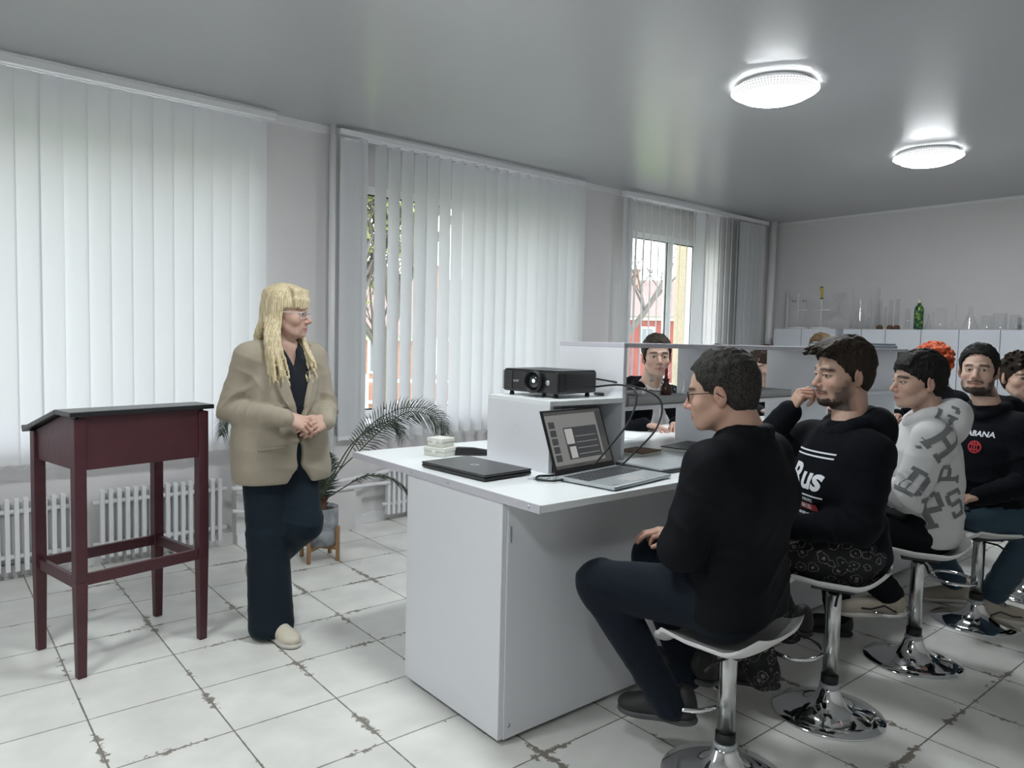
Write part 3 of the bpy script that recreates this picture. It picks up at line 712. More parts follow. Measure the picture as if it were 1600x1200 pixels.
# vertical blinds
def blind(x0, x1, angles, z0, label, y=5.075):
    t = thing('vertical_blind', label, 'blind', ((x0+x1)/2, y, 0)); cx = (x0+x1)/2; L = (x1-x0)/2
    r = MB().box(-L, L, -.018, .026, 2.985, 3.025); r.obj('headrail', M['pvc'], t, bev=.002)
    proto = {}
    for x, a in angles:
        key = 0
        if key not in proto:
            V = []; Fc = []; n = 6; W = .0635
            for k in range(n+1):
                u = -W+2*W*k/n; c = .007*(1-(u/W)**2)
                V += [(u, c, z0), (u, c, 2.965)]
            Fc = [(2*k, 2*k+2, 2*k+3, 2*k+1) for k in range(n)]
            o = link_mesh('slat', V, Fc, M['slat'], t, True); proto[key] = o
            p = mbox(-.055, .055, .0005, .004, z0+.005, z0+.035); 
            ho = mbox(-.006, .006, -.003, .009, 2.955, 2.99)
            cl = mbox(-.030, .030, .001, .009, 2.950, 2.968).obj('slat_hanger', M['white_trim'], o); pw = p.obj('bottom_weight', M['white_trim'], o)
            proto['c'] = (cl, pw)
        else:
            o = proto[key].copy(); COL.objects.link(o); o.parent = t
            for q in proto['c']: d = q.copy(); COL.objects.link(d); d.parent = o
        o.location = (x-cx, 0, 0); o.rotation_euler = (0, 0, rad(a))
    # bead chain linking the slat bottoms
    xs = sorted(angles); ch = MB()
    for (xa, aa), (xb, ab) in zip(xs[:-1], xs[1:]):
        if xb-xa < .06: continue
        ch.tube([(xa-cx+(xb-xa)*s, -.03, z0+.028-.05*math.sin(PI*s)) for s in np.linspace(0, 1, 6)], .0012, 4)
    if ch.V: ch.obj('bead_chain', M['white_trim'], t, smooth=True)
    return t
A1 = [(-.80+.121*i-(.006 if i == 12 else 0), -5+random.Random(i).uniform(-2, 2)) for i in range(23)]
blind(-.86, 1.99, A1, .69, 'closed white vertical blind over the window behind the desk stand')
A2 = []
for i in range(21):
    x = 2.70+.1205*i if i else 2.66
    if x > 5.0: break
    A2.append((x, -75 if i < 15 else (-60, -45, -25, -8, -4, -4)[i-15]))
A2 += [(2.545, -4), (2.60, -8)]
blind(2.475, 5.03, A2, .69, 'middle vertical blind with its left slats turned open')
A3_ = [(5.66, 2), (5.72, 20)]+[(5.80+.122*i, (31, 32, 33, 35, 36, 37, 38, 38.5, 39)[i]) for i in range(9)]
A3_ += [(6.90, -38), (6.96, 60)]+[(7.06+.11*i, 37) for i in range(6)]+[(7.70, 10), (7.76, 0)]+[(7.84+.10*i, 2) for i in range(4)]
blind(5.60, 8.26, A3_, .69, 'far vertical blind with slats edge on showing the red house')

# ------------------------------------------------------------------ outside the windows
M['grass'] = mat('lawn', (.17, .27, .06), .95, bump=1, bscale=20, var=.4, vscale=2)
M['redwall'] = mat('red_painted_house_wall', (.27, .07, .06), .85, var=.12, vscale=1.5)
M['pinkwall'] = mat('pale_red_brick_wall', (.40, .20, .15), .85, var=.15)
M['roof'] = mat('faded_roof_sheets', (.20, .135, .12), .8, var=.2, vscale=2, stretch=(1, 1, 4))
M['bark'] = mat('grey_bark', (.12, .11, .10), .9, bump=.6, bscale=12)
M['leaf'] = mat('budding_spring_leaves', (.16, .20, .06), .9, var=.4)
M['pebble'] = mat('yellow_pebbledash', (.36, .31, .21), .95, bump=1, bscale=70, var=.45, vscale=60)
struct('ground', mbox(-60, 110, 5.65, 11.5, -1.25, -1.04), mat('pale_bounce_ground', (.36, .355, .345), .9, var=.1))  # pale strip added beside the building to bounce daylight onto the ceiling
struct('ground', mbox(-60, 110, 11.5, 130, -1.25, -1.05), M['grass'])
o = mbox(7.96, 8.19, 6.05, 6.25, -1.05, 4.2).obj('stone_pier', M['pebble'], None, bev=.01); tag(o, 'yellow pebbledash pier outside the far window', 'pillar')
def house(name, label, loc, rot, L, D, eave, ridge, wall, nwin, wz, chim):
    t = thing(name, label, 'house', loc, rad(rot))
    mbox(-L/2, L/2, 0, D, 0, eave).obj('house_wall', wall, t)
    mbox(-L/2-.1, L/2+.1, -.12, 0, eave-.25, eave-.02).obj('cornice', M['white_trim'], t)
    rf = MB(); rf.add([(-L/2-.4, -.5, eave-.05), (L/2+.4, -.5, eave-.05), (L/2-1.8, D/2, ridge), (-L/2+1.8, D/2, ridge), (-L/2-.4, D+.5, eave-.05), (L/2+.4, D+.5, eave-.05)], [(0, 1, 2, 3), (5, 4, 3, 2), (1, 5, 2), (4, 0, 3), (0, 4, 5, 1)])
    rf.obj('roof', M['roof'], t)
    for i in range(nwin):
        x = -L/2+(i+.5)*L/nwin; f = mbox(x-.42, x+.42, -.07, 0, wz, wz+1.5).obj('house_window', M['white_trim'], t)
        mbox(x-.30, x-.03, -.09, -.07, wz+.12, wz+1.38).obj('pane', M['greyblue'], f); mbox(x+.03, x+.30, -.09, -.07, wz+.12, wz+1.38).obj('pane', M['greyblue'], f)
    for cx in chim:
        c = mbox(cx-.5, cx+.5, D/2-.9, D/2-.1, ridge-1.6, ridge+.45).obj('chimney', M['pinkwall'], t); mbox(cx-.56, cx+.56, D/2-.96, D/2-.04, ridge+.45, ridge+.57).obj('chimney_cap', M['roof'], c)
    return t
house('red_house', 'red house with white trimmed windows seen through the far blind', (33.2, 25.2, -1.05), -39, 15, 8, 4.0, 6.3, M['redwall'], 7, 1.9, [-2.6])
house('brick_house', 'pale brick house glimpsed between the open slats of the middle blind', (15.5, 28, -1.05), -25, 18, 8, 2.6, 5.4, M['pinkwall'], 7, .9, [3])
fn = thing('garden_fence', 'low pale fence on the lawn outside the middle window', 'fence', (13, 20, -1.05), rad(-30))
for z in (.35, 1.05): mbox(-12, 12, -.02, .02, z, z+.1).obj('rail', M['white_trim'], fn)
for i in range(13): mbox(-12+i*2-.05, -12+i*2+.05, -.05, .05, 0, 1.3).obj('post', M['white_trim'], fn)
mbox(-12, 12, .03, .05, .08, .95).obj('fence_panel', M['pinkwall'], fn)
def tree(label, loc, hgt, seed, leafy, spread=.5):
    r = random.Random(seed); t = thing('bare_tree', label, 'tree', loc, group=None); mb = MB(); tips = []
    def grow(p, d, ln, rd, lv):
        n = 5; pts = [p]; q = p.copy(); dd = d.copy()
        for i in range(n): dd = (dd+Vector((r.uniform(-1, 1), r.uniform(-1, 1), r.uniform(-.3, .8)))*.10).normalized(); q = q+dd*ln/n; pts.append(q.copy())
        mb.tube(pts, [rd*(1-.5*i/n) for i in range(n+1)], 6 if lv < 2 else 4)
        if lv < 4:
            for k in range(4 if lv else 7):
                s_ = r.uniform(.35, 1); b = pts[int(s_*n)]; a = r.uniform(0, 2*PI); e = Vector((math.cos(a), math.sin(a), r.uniform(.3, 1.1))).normalized()
                grow(b, (dd*.45+e*spread).normalized(), ln*r.uniform(.45, .7), rd*.45, lv+1)
        else: tips.append(q)
    grow(Vector((0, 0, 0)), Vector((0, 0, 1)), hgt*.5, hgt*.022, 0)
    mb.obj('trunk_and_branches', M['bark'], t, smooth=True)
    if leafy:
        lf = MB()
        for p in tips:
            for k in range(leafy):
                c = p+Vector((r.uniform(-1, 1), r.uniform(-1, 1), r.uniform(-1, 1)))*.35; a = Vector((r.uniform(-1, 1), r.uniform(-1, 1), r.uniform(-1, 1))).normalized()*.09; b = a.orthogonal().normalized()*.05
                lf.add([c-a, c+b, c+a, c-b], [(0, 1, 2, 3)])
        o = lf.obj('budding_leaves', M['leaf'], t); o['kind'] = 'stuff'
    return t
tree('tall bare tree left of the red house', (15.0, 13.9, -1.05), 11, 3, 0, .8)
tree('leafing tree outside the left slats of the middle blind', (5.6, 12.0, -1.05), 9, 5, 4)
tree('second leafing tree outside the middle blind, further back', (9.2, 16.5, -1.05), 10, 9, 4)
tree('bare tree beside the pale brick house', (3.5, 17.5, -1.05), 9, 12, 3)

# ------------------------------------------------------------------ ceiling lamps
def ceiling_lamp(x, y, label):
    t = thing('ceiling_lamp', label, 'ceiling lamp', (x, y, CZ), group=None)
    MB().lathe([(.205, 0), (.215, -.012), (.215, -.030), (.19, -.034)], 48).obj('lamp_base', M['white_trim'], t, smooth=True)
    MB().lathe([(.222, -.028), (.248, -.036), (.252, -.046), (.240, -.056), (.196, -.075)], 64, cap0=False, cap1=False).obj('crystal_rim', M['lamp_rim'], t, smooth=True)
    MB().lathe([(.196, -.072), (.19, -.080), (.15, -.094), (.10, -.102), (.05, -.106), (.002, -.107)], 48, cap0=False).obj('diffuser', M['lamp'], t, smooth=True)
ceiling_lamp(3.99, 2.45, 'glowing round ceiling lamp with crystal rim, nearer and larger in view')
ceiling_lamp(6.22, 2.45, 'glowing round ceiling lamp nearer the far wall, smaller in view')
ceiling_lamp(1.76, 2.45, 'round ceiling lamp above the near end of the island bench, out of frame')
ceiling_lamp(-.47, 2.45, 'added fill lamp above the open floor, out of frame')  # added fill light for the left floor, bench end panel and woman
ceiling_lamp(-.47, .20, 'added fill lamp behind the camera, out of frame')  # added unseen source that lifts the bench front panel and right floor

# ------------------------------------------------------------------ red desk stand
t = thing('standing_desk', 'tall dark red wooden lectern desk with slanted black top', 'lectern', (.7485, 3.7875, 0), rad(12.5))
# local: x along the long side (toward the woman), y toward the window
HL, HW = .273, .222
pod = t
def leg(x, y, top):
    m_ = MB(); a, b = .024, .018
    m_.hexa([(x-b, y-b, 0), (x+b, y-b, 0), (x+b, y+b, 0), (x-b, y+b, 0)], [(x-a, y-a, .42), (x+a, y-a, .42), (x+a, y+a, .42), (x-a, y+a, .42)])
    m_.box(x-a, x+a, y-a, y+a, .42, top); m_.obj('leg', M['burgundy'], t, bev=.003)
H1, H0, HR = 1.115, 1.035, 1.145
for x, y, h in ((-HL, -HW, 1.12), (HL, -HW, 1.12), (-HL, HW, 1.03), (HL, HW, 1.03)): leg(x, y, h)
mbox(-HL, HL, -HW-.016, -HW+.006, .90, 1.13).obj('front_apron', M['burgundy'], t, bev=.002)
mbox(-HL, HL, HW-.006, HW+.016, .90, 1.03).obj('rear_apron', M['burgundy'], t, bev=.002)
for sx in (-1, 1):
    m_ = MB(); m_.prism([(-HW, .90), (HW, .90), (HW, 1.03), (-.10, 1.13), (-HW, 1.13)], sx*HL-.011, sx*HL+.011, 'x'); m_.obj('side_panel', M['burgundy'], t, bev=.002)
    mbox(sx*HL-.012, sx*HL+.012, -HW, HW, .385, .435).obj('stretcher', M['burgundy'], t, bev=.003)
mbox(-HL, HL, -HW-.012, -HW+.012, .400, .450).obj('stretcher', M['burgundy'], t, bev=.003)
mbox(-HL, HL, HW-.012, HW+.012, .385, .435).obj('stretcher', M['burgundy'], t, bev=.003)
mbox(-HL-.045, HL+.045, -HW-.040, -.10, 1.131, 1.152).obj('fixed_top_board', M['black_paint'], t, bev=.003)
m_ = MB(); m_.prism([(-.10, 1.131), (HW+.055, 1.020), (HW+.060, 1.041), (-.10, 1.153)], -HL-.045, HL+.045, 'x'); m_.obj('slanted_lid', M['black_paint'], t, bev=.003)
mbox(-HL-.045, HL+.045, HW+.040, HW+.062, 1.033, 1.052).obj('book_ledge', M['black_paint'], t, bev=.003)

# ------------------------------------------------------------------ laboratory island bench
t = thing('island_bench', 'long white laminate laboratory bench running to the back', 'lab bench', (0, 0, 0))
mbox(1.625, 5.60, 1.805, 3.155, .912, .940).obj('worktop', M['lam_top'], t, bev=.003)
mbox(1.621, 1.6255, 1.803, 3.157, .911, .941).obj('edge_band', M['lam_edge'], t)
e = mbox(1.630, 1.652, 2.012, 2.665, .022, .912).obj('end_panel', M['laminate'], t, bev=.002)
mbox(1.652, 5.55, 2.005, 2.025, .022, .912).obj('front_panel', M['laminate'], t, bev=.001)
mbox(1.652, 5.55, 2.645, 2.665, .022, .912).obj('rear_panel', M['laminate'], t)
mbox(1.69, 5.5, 2.05, 2.62, 0, .03).obj('plinth', M['dark_grey'], t)
for x in (3.0, 4.3): mbox(x-.002, x+.002, 2.003, 2.006, .03, .90).obj('panel_joint', M['lam_edge'], t)
mbox(1.660, 1.668, 2.001, 2.006, .76, .82).obj('keyhole_plate', M['silver'], t)
for z in (.07,): MB().lathe([(.008, 0), (.006, .003)], 12, Matrix.Translation((1.675, 2.004, z)) @ Matrix.Rotation(rad(90), 4, 'X')).obj('screw_cap', M['silver'], t)
for y in (1.86, 2.35, 2.62): MB().lathe([(.006, 0), (.005, .002)], 10, Matrix.Translation((1.6205, y, .926)) @ Matrix.Rotation(rad(-90), 4, 'Y')).obj('screw_cap', M['silver'], t)
V, Fc = text_mesh('220 V', .030, .0006, .15)
link_mesh('voltage_marking', [(2.38+v[0]*1.15, 2.0035, .865+v[1]*1.0) for v in V], Fc, M['dark_grey'], t, label='handwritten 220 V marking')
# reagent shelf on the bench
t = thing('reagent_shelf', 'white two tier shelf unit standing along the middle of the bench', 'shelf unit', (0, 0, 0))
YR, YL = 2.222, 2.645
mbox(2.040, 2.060, YR, YL, .9405, 1.222).obj('low_end_panel', M['laminate'], t, bev=.0015)
mbox(2.040, 2.49, YR, YL, 1.222, 1.244).obj('projector_shelf', M['lam_top'], t, bev=.0015)
mbox(2.062, 2.49, YL-.02, YL, .9405, 1.222).obj('rear_panel', M['laminate'], t)
mbox(2.485, 2.507, YR, YL, .9405, 1.472).obj('upright_panel', M['laminate'], t, bev=.0015)
mbox(2.485, 5.50, YR, YL, 1.472, 1.494).obj('top_shelf', M['lam_edge'], t, bev=.0015)
for a in (3.42, 4.36, 5.30): mbox(a, a+.02, YR, YL, .9405, 1.472).obj('upright_panel', M['laminate'], t, bev=.0015)
for a, b in ((2.507, 3.42), (3.44, 4.36), (4.38, 5.30)): mbox(a, b, YR, YL, 1.183, 1.203).obj('middle_shelf', M['laminate'], t, bev=.0015)
mbox(5.32, 5.46, YR+.01, YR+.03, 1.40, 1.472).obj('socket_box', M['dark_grey'], t)
# tray, box, papers
def tray(x0, x1, y0, y1, z, label):
    t = thing('tray', label, 'tray', ((x0+x1)/2, (y0+y1)/2, z)); a, b = (x1-x0)/2, (y1-y0)/2
    mbox(-a, a, -b, b, 0, .036).obj('tray_body', M['tray'], t, bev=.003)
    r = MB()
    for q in ((-a, a, -b, -b+.008), (-a, a, b-.008, b), (-a, -a+.008, -b+.008, b-.008), (a-.008, a, -b+.008, b-.008)): r.box(q[0], q[1], q[2], q[3], .036, .040)
    r.obj('raised_rim', M['tray'], t)
    return t
tray(2.545, 2.99, 2.235, 2.60, 1.204, 'grey plastic tray holding glassware beside the upright shelf panel')
tray(3.50, 3.96, 2.235, 2.56, 1.204, 'grey plastic tray further along the middle shelf')
m_ = MB(); mt = Matrix.Translation((2.534, 2.26, 1.204)) @ Matrix.Rotation(rad(-6), 4, 'Y')
tag(m_.box(-.007, .007, -.02, .20, 0, .17, mt).obj('leaning_frame', M['tray'], None, bev=.002), 'thin grey frame leaning against the upright shelf panel', 'frame')
# ------------------------------------------------------------------ glassware and small things
def lathe_thing(name, label, cat, x, y, z, parts, group=None, rotz=0):
    """parts: (part name, profile, material[, segments, transform])"""
    if len(parts) == 1:
        p = parts[0]; o = MB().lathe(p[1], 20, cap1=False).obj(name, p[2], None, smooth=True); o.location = (x, y, z); return tag(o, label, cat, group)
    t = thing(name, label, cat, (x, y, z), rotz, group)
    for p in parts: MB().lathe(p[1], 20, p[3] if len(p) > 3 else None, cap1=(p[2] not in (M['glass'],))).obj(p[0], p[2], t, smooth=True)
    return t
G = M['glass']
erl = lambda r, h: [(r*.95, 0), (r, .006), (r*.98, .015), (r*.28, h*.72), (r*.26, h*.95), (r*.34, h), (r*.24, h*.99), (r*.22, h*.72), (r*.9, .018), (.001, .006)]
cyl = lambda r, h: [(r*1.5, 0), (r*1.5, .006), (r, .012), (r, h), (r*1.12, h+.004), (r*.86, h), (r*.86, .02), (.001, .016)]
bk = lambda r, h: [(r*.95, 0), (r, .006), (r, h-.004), (r*1.08, h), (r*.93, h-.004), (r*.92, .008), (.001, .006)]
bul = lambda r, nr, h: [(.001, 0), (r*.5, .004)]+[(r*math.sin(a), r-r*math.cos(a)) for a in np.linspace(.55, PI-.32, 12)]+[(nr, 2*r*.98), (nr, h), (nr*1.25, h+.003), (nr*.8, h)]
zt = 1.7005
def ycab(px, X=8.35):   # positions along the cabinet row
    return X
PXY = {1240: 4.62, 1275: 4.33, 1308: 4.12, 1335: 3.93, 1357: 3.77, 1365: 3.72, 1375: 3.65, 1392: 3.54, 1402: 3.47, 1420: 3.36, 1437: 3.25, 1452: 3.15, 1469: 3.04, 1490: 2.92, 1517: 2.76, 1538: 2.645, 1563: 2.50, 1580: 2.405, 1597: 2.31}
X_ = 8.25
def burette_stand(y, label, brass=False):
    t = thing('burette_stand', label, 'stand', (X_, y, zt))
    MB().lathe([(.12, 0), (.12, .012), (.105, .022), (.02, .026), (.012, .035)], 28).obj('round_base', M['white_liner'], t, smooth=True)
    MB().tube([(0, 0, .03), (0, 0, .43)], .006, 10).obj('rod', M['white_liner'], t, smooth=True)
    MB().tube([(0, -.11, .225), (0, .11, .225)], .007, 8).obj('crossbar', M['white_liner'], t, smooth=True)
    if brass:
        c = MB(); c.box(-.012, .012, -.010, .012, .36, .49); c.box(-.012, .012, .012, .028, .455, .475); c.obj('brass_clamp', M['brass'], t, bev=.003)
        mbox(-.013, .013, -.014, .014, .352, .366).obj('clamp_foot', M['black_plastic'], t); mbox(-.013, .013, -.008, .020, .484, .496).obj('clamp_cap', M['black_plastic'], t)
    else:
        for dy in (-.085, -.05, .05, .085):
            MB().tube([(.02, dy, .03), (.02, dy, .33)], .006, 8).obj('burette_tube', G, t, smooth=True)
            MB().lathe([(.006, .33), (.009, .338), (.004, .345)], 8, Matrix.Translation((.02, dy, 0))).obj('stopper', M['dark_grey'], t, smooth=True)
burette_stand(PXY[1240], 'white stand with four thin burette tubes, leftmost on the cabinets')
burette_stand(PXY[1275], 'white stand with a brass clamp shaped like a one', True)
lathe_thing('round_flask', 'large round glass flask with a wide funnel standing in its neck', 'flask', X_, PXY[1308], zt, [('flask_body', bul(.112, .024, .27), G), ('funnel', [(.022, .27), (.024, .29), (.098, .42), (.102, .422), (.094, .418), (.02, .292)], G)])
lathe_thing('conical_flask', 'large conical flask right of the funnel flask', 'flask', X_, PXY[1335], zt, [('f', erl(.10, .36), G)]).location.x = 8.37
lathe_thing('measuring_cylinder', 'tallest thin measuring cylinder in front of the conical flask', 'measuring cylinder', X_-.05, PXY[1335]+.02, zt, [('f', cyl(.020, .47), G)])
for px, r, h, lab in ((1357, .024, .33, 'measuring cylinder, first right of the large conical flask'), (1365, .022, .47, 'tall clear measuring cylinder beside the group with brown bases'), (1384, .018, .25, 'short thin measuring cylinder between two brown based ones')):
    y = PXY.get(px, 3.595); lathe_thing('measuring_cylinder', lab, 'measuring cylinder', X_+(.09 if px == 1365 else 0), y, zt, [('f', cyl(r, h), G)])
for px, h, lab in ((1375, .32, 'clear cylinder on a brown base, leftmost of three such'), (1392, .32, 'clear cylinder on a brown base, middle one of three'), (1402, .33, 'clear cylinder on a brown base, nearest the green bottle')):
    lathe_thing('measuring_cylinder', lab, 'measuring cylinder', X_, PXY[px], zt, [('brown_base', [(.034, 0), (.034, .02), (.024, .045), (.022, .045)], M['stem']), ('glass_tube', [(.022, .04), (.022, h), (.026, h+.003), (.019, h), (.019, .045), (.001, .042)], G)])
lathe_thing('measuring_cylinder', 'short clear cylinder directly left of the green bottle', 'measuring cylinder', X_, PXY[1420], zt, [('f', cyl(.024, .22), G)])
lathe_thing('bottle', 'green patterned bottle with a clear round stopper', 'bottle', X_, PXY[1437], zt, [('bottle_body', [(.040, 0), (.045, .008), (.046, .20), (.040, .235), (.020, .262), (.018, .30), (.001, .30)], M['bottle']), ('neck_wrap', [(.019, .28), (.021, .29), (.021, .315), (.017, .32)], M['cream']), ('stopper', [(.010, .318), (.011, .33)]+[(.021*math.sin(a), .352-.021*math.cos(a)) for a in np.linspace(.6, PI-.01, 8)], G)])
lathe_thing('small_flask', 'small narrow flask just right of the green bottle', 'flask', X_, PXY[1452], zt, [('f', erl(.035, .16), G)])
lathe_thing('glass_jar', 'domed glass bell jar on the cabinet top', 'jar', X_, PXY[1469], zt, [('f', [(.060, 0), (.062, .012), (.058, .02), (.066, .03), (.068, .17), (.060, .205), (.035, .228), (.001, .235)], G)])
lathe_thing('volumetric_flask', 'long necked round flask between bell jar and conical flask', 'flask', X_, PXY[1490], zt, [('f', bul(.058, .010, .27), G)]).location.x = 8.33
lathe_thing('conical_flask', 'conical flask left of the three beakers', 'flask', X_, PXY[1517], zt, [('f', erl(.082, .235), G)])
for px, r, h, lab in ((1538, .050, .145, 'small glass beaker, first right of the conical flask'), (1563, .062, .165, 'largest glass beaker on the far cabinets'), (1580, .052, .155, 'glass beaker right behind the largest one'), (1597, .04, .12, 'short glass beaker at the right edge of the cabinets')):
    lathe_thing('glass_beaker', lab, 'beaker', X_+{1580: .13, 1538: .10}.get(px, 0), PXY[px], zt, [('f', bk(r, h), G)])
# glassware on the bench shelf trays
zz = 1.2405
lathe_thing('petri_dish', 'clear glass dish with lid lying in the near tray', 'dish', 2.71, 2.39, zz, [('dish_bottom', [(.075, 0), (.078, .004), (.078, .020), (.075, .020), (.074, .005), (.001, .004)], M['glass']), ('dish_lid', [(.082, .012), (.083, .030), (.080, .034), (.001, .034)], M['glass']), ('white_paper_disc', [(.070, .006), (.070, .010), (.001, .010)], M['paper'])])
lathe_thing('dropper_bottle', 'small clear glass dropper bottle next to the brown one', 'bottle', 2.80, 2.32, zz, [('bottle_body', [(.028, 0), (.031, .006), (.031, .035), (.012, .055), (.011, .065), (.016, .070), (.001, .070)], G), ('stopper', [(.009, .066), (.010, .080), (.003, .104), (.001, .105)], M['cream'])])
lathe_thing('dropper_bottle', 'brown glass dropper bottle with red rubber bulb in the near tray', 'bottle', 2.87, 2.285, zz, [('bottle_body', [(.026, 0), (.029, .006), (.029, .042), (.014, .060), (.013, .068), (.017, .074), (.017, .082), (.001, .082)], M['amber']), ('stopper', [(.009, .080), (.008, .098), (.006, .102)], M['red_rubber']), ('rubber_bulb', [(.006, .100), (.0075, .106), (.0085, .12), (.0065, .130), (.001, .134)], M['red_rubber'])])
lathe_thing('glass_jar', 'clear glass flask in the tray hidden partly by the grey haired man', 'jar', 2.955, 2.30, zz, [('f', [(.04, 0), (.046, .01), (.052, .05), (.045, .09), (.02, .12), (.018, .15), (.024, .155), (.001, .153)], G)])
lathe_thing('dropper_bottle', 'clear dropper bottle with red bulb in the further tray', 'bottle', 3.64, 2.30, zz, [('bottle_body', [(.028, 0), (.031, .006), (.031, .035), (.012, .055), (.011, .065), (.016, .070), (.001, .070)], G), ('rubber_bulb', [(.008, .068), (.0095, .08), (.0095, .11), (.006, .12), (.001, .122)], M['red_rubber'])])
lathe_thing('dropper_bottle', 'brown dropper bottle with red bulb behind the grey haired man', 'bottle', 3.56, 2.33, zz, [('bottle_body', [(.026, 0), (.029, .006), (.029, .042), (.014, .060), (.013, .068), (.017, .074), (.001, .080)], M['amber']), ('rubber_bulb', [(.008, .078), (.0075, .106), (.0105, .12), (.0085, .135), (.001, .142)], M['red_rubber'])])
lathe_thing('glass_bottle', 'clear egg shaped glass bottle in the further tray', 'bottle', 3.72, 2.33, zz, [('f', [(.03, 0), (.045, .02), (.052, .06), (.045, .10), (.02, .14), (.016, .16), (.022, .172), (.022, .185), (.001, .184)], G)])
# far cabinets
def cabinet(ys, label, x=8.15, z0=.08):
    y0, y1 = min(ys), max(ys); t = thing('storage_cabinet', label, 'cabinet', (x, (y0+y1)/2, 0)); c = (y0+y1)/2
    mbox(.02, X1-x-.025, y0-c, y1-c, z0, 1.70).obj('carcass', M['cab'], t); mbox(.04, X1-x-.03, y0-c+.01, y1-c-.01, 0, z0).obj('plinth', M['dark_grey'], t)
    ys = sorted(ys)
    for a, b in zip(ys[:-1], ys[1:]):
        d = mbox(0, .018, a-c+.004, b-c-.004, z0+.01, 1.697).obj('cabinet_door', M['cab'], t, bev=.002)
        MB().tube([(-.012, b-c-.05, .95), (-.022, b-c-.05, .97), (-.022, b-c-.05, 1.07), (-.012, b-c-.05, 1.09)], .004, 6).obj('door_handle', M['chrome'], d, smooth=True)
cabinet([4.86, 4.50, 4.085], 'white storage cabinet under the burette stands', x=8.13)
cabinet([4.01, 3.80, 3.54], 'narrow white cabinet under the cylinders, behind the bearded youth')
cabinet([3.54, 3.18, 2.82], 'white cabinet behind the orange haired person')
cabinet([2.82, 2.455, 2.06], 'white cabinet behind the bearded man in black')
cabinet([2.06, 1.68, 1.30], 'white cabinet at the right edge behind the short haired woman')
t = thing('side_bench', 'white bench end glimpsed beyond the orange haired person', 'lab bench', (7.25, 2.35, 0))
mbox(-.30, .30, -.9, .25, .90, .93).obj('worktop', M['lam_top'], t); mbox(-.25, .25, -.85, .2, 0, .90).obj('bench_base', M['laminate'], t)
# grey case on top shelf
t = thing('instrument_case', 'flat grey blue case lying on the far end of the top shelf', 'case', (5.10, 2.42, 1.4945))
mbox(-.36, .36, -.14, .14, 0, .022).obj('case_base', M['greyblue'], t, bev=.006); mbox(-.34, .36, -.13, .13, .0225, .036).obj('case_lid', M['greyblue'], t, bev=.006)

# ------------------------------------------------------------------ projector
t = thing('projector', 'black data projector standing on the low shelf with lens lit', 'projector', (2.245, 2.475, 1.2445), rad(8))
# local: -x is the lens face, y toward the window
W_, D_ = .20, .125
body = MB().box(-.115, .165, -.165, .165, .018, .118).obj('casing', M['black_plastic'], t, bev=.010)
mbox(-.110, .160, -.160, .160, .1185, .1205).obj('top_cover', M['dark_grey'], t, bev=.001)
for i in range(11): mbox(-.120, -.114, .105, .163, .028+i*.0078, .0315+i*.0078).obj('vent_slat', M['dark_grey'], t)
for i in range(10): mbox(-.060, .150, -.1685, -.165, .030+i*.0080, .0335+i*.0080).obj('side_louvre', M['dark_grey'], t)
mm = Matrix.Translation((-.115, -.030, .068)) @ Matrix.Rotation(rad(-90), 4, 'Y')
MB().lathe([(.050, 0), (.050, .022), (.043, .026), (.041, .020), (.036, .004)], 32, mm, cap1=False).obj('lens_ring', M['black_rubber'], t, smooth=True)
M['lens_lit'] = mat('projector_lens_glass', (.02, .03, .03), .05, emit=(.75, 1, .97), estr=.0, spec=1)
MB().lathe([(.036, .004), (.030, .012), (.015, .017), (.001, .018)], 24, mm).obj('lens', M['lens_lit'], t, smooth=True)
M['lens_glow'] = mat('lit_lens_spot', (.6, .8, .8), .2, emit=(.7, 1, .97), estr=1.6)
MB().lathe([(.008, .0178), (.006, .020), (.001, .021)], 16, Matrix.Translation((-.115, -.036, .072)) @ Matrix.Rotation(rad(-90), 4, 'Y')).obj('lit_lens_core', M['lens_glow'], t, smooth=True)
MB().lathe([(.012, 0), (.011, .004), (.001, .005)], 16, Matrix.Translation((-.115, -.105, .066)) @ Matrix.Rotation(rad(-90), 4, 'Y')).obj('front_sensor', M['silver'], t, smooth=True)
for x, y in ((-.09, .13), (-.09, -.13), (.14, .13), (.14, -.13)): MB().lathe([(.010, 0), (.012, .003), (.008, .019)], 12, Matrix.Translation((x, y, 0))).obj('foot', M['black_rubber'], t, smooth=True)
V, Fc = text_mesh('acer', .020, .0004)
link_mesh('maker_lettering', [(-.1165, .082-v[0], .068+v[1]) for v in V], Fc, M['silver'], t)
MB().tube([(-.116, -.0795, .01), (-.13, -.066, -.03), (-.146, -.035, -.085)], .0011, 6).obj('lens_cap_string', M['black_rubber'], t, smooth=True)
def cable(pts, r, label, m_='black_rubber', n=8):
    o = MB().tube(spline(pts, n), r, 8).obj('cable', M[m_], None, smooth=True); return tag(o, label, 'cable')
cable([(2.42, 2.40, 1.33), (2.52, 2.20, 1.30), (2.60, 2.10, 1.24), (2.56, 2.08, 1.12), (2.46, 2.13, 1.0), (2.42, 2.16, .952), (2.41, 2.18, .946)], .0045, 'black cable from the projector hanging past the shelf upright')
cable([(2.42, 2.36, 1.285), (2.45, 2.20, 1.305), (2.46, 2.12, 1.27), (2.40, 2.10, 1.16), (2.30, 2.12, 1.05), (2.22, 2.14, .97), (2.16, 2.14, .948)], .0045, 'black cable looping from projector to the open laptop')
cable([(2.13, 2.45, .95), (2.12, 2.35, 1.05), (2.10, 2.24, 1.08), (2.09, 2.19, 1.02), (2.05, 2.17, .95), (1.95, 2.18, .947), (1.90, 2.13, .947), (1.93, 2.07, .948), (2.00, 2.065, .950)], .0045, 'thick black lead curling into the open laptop')
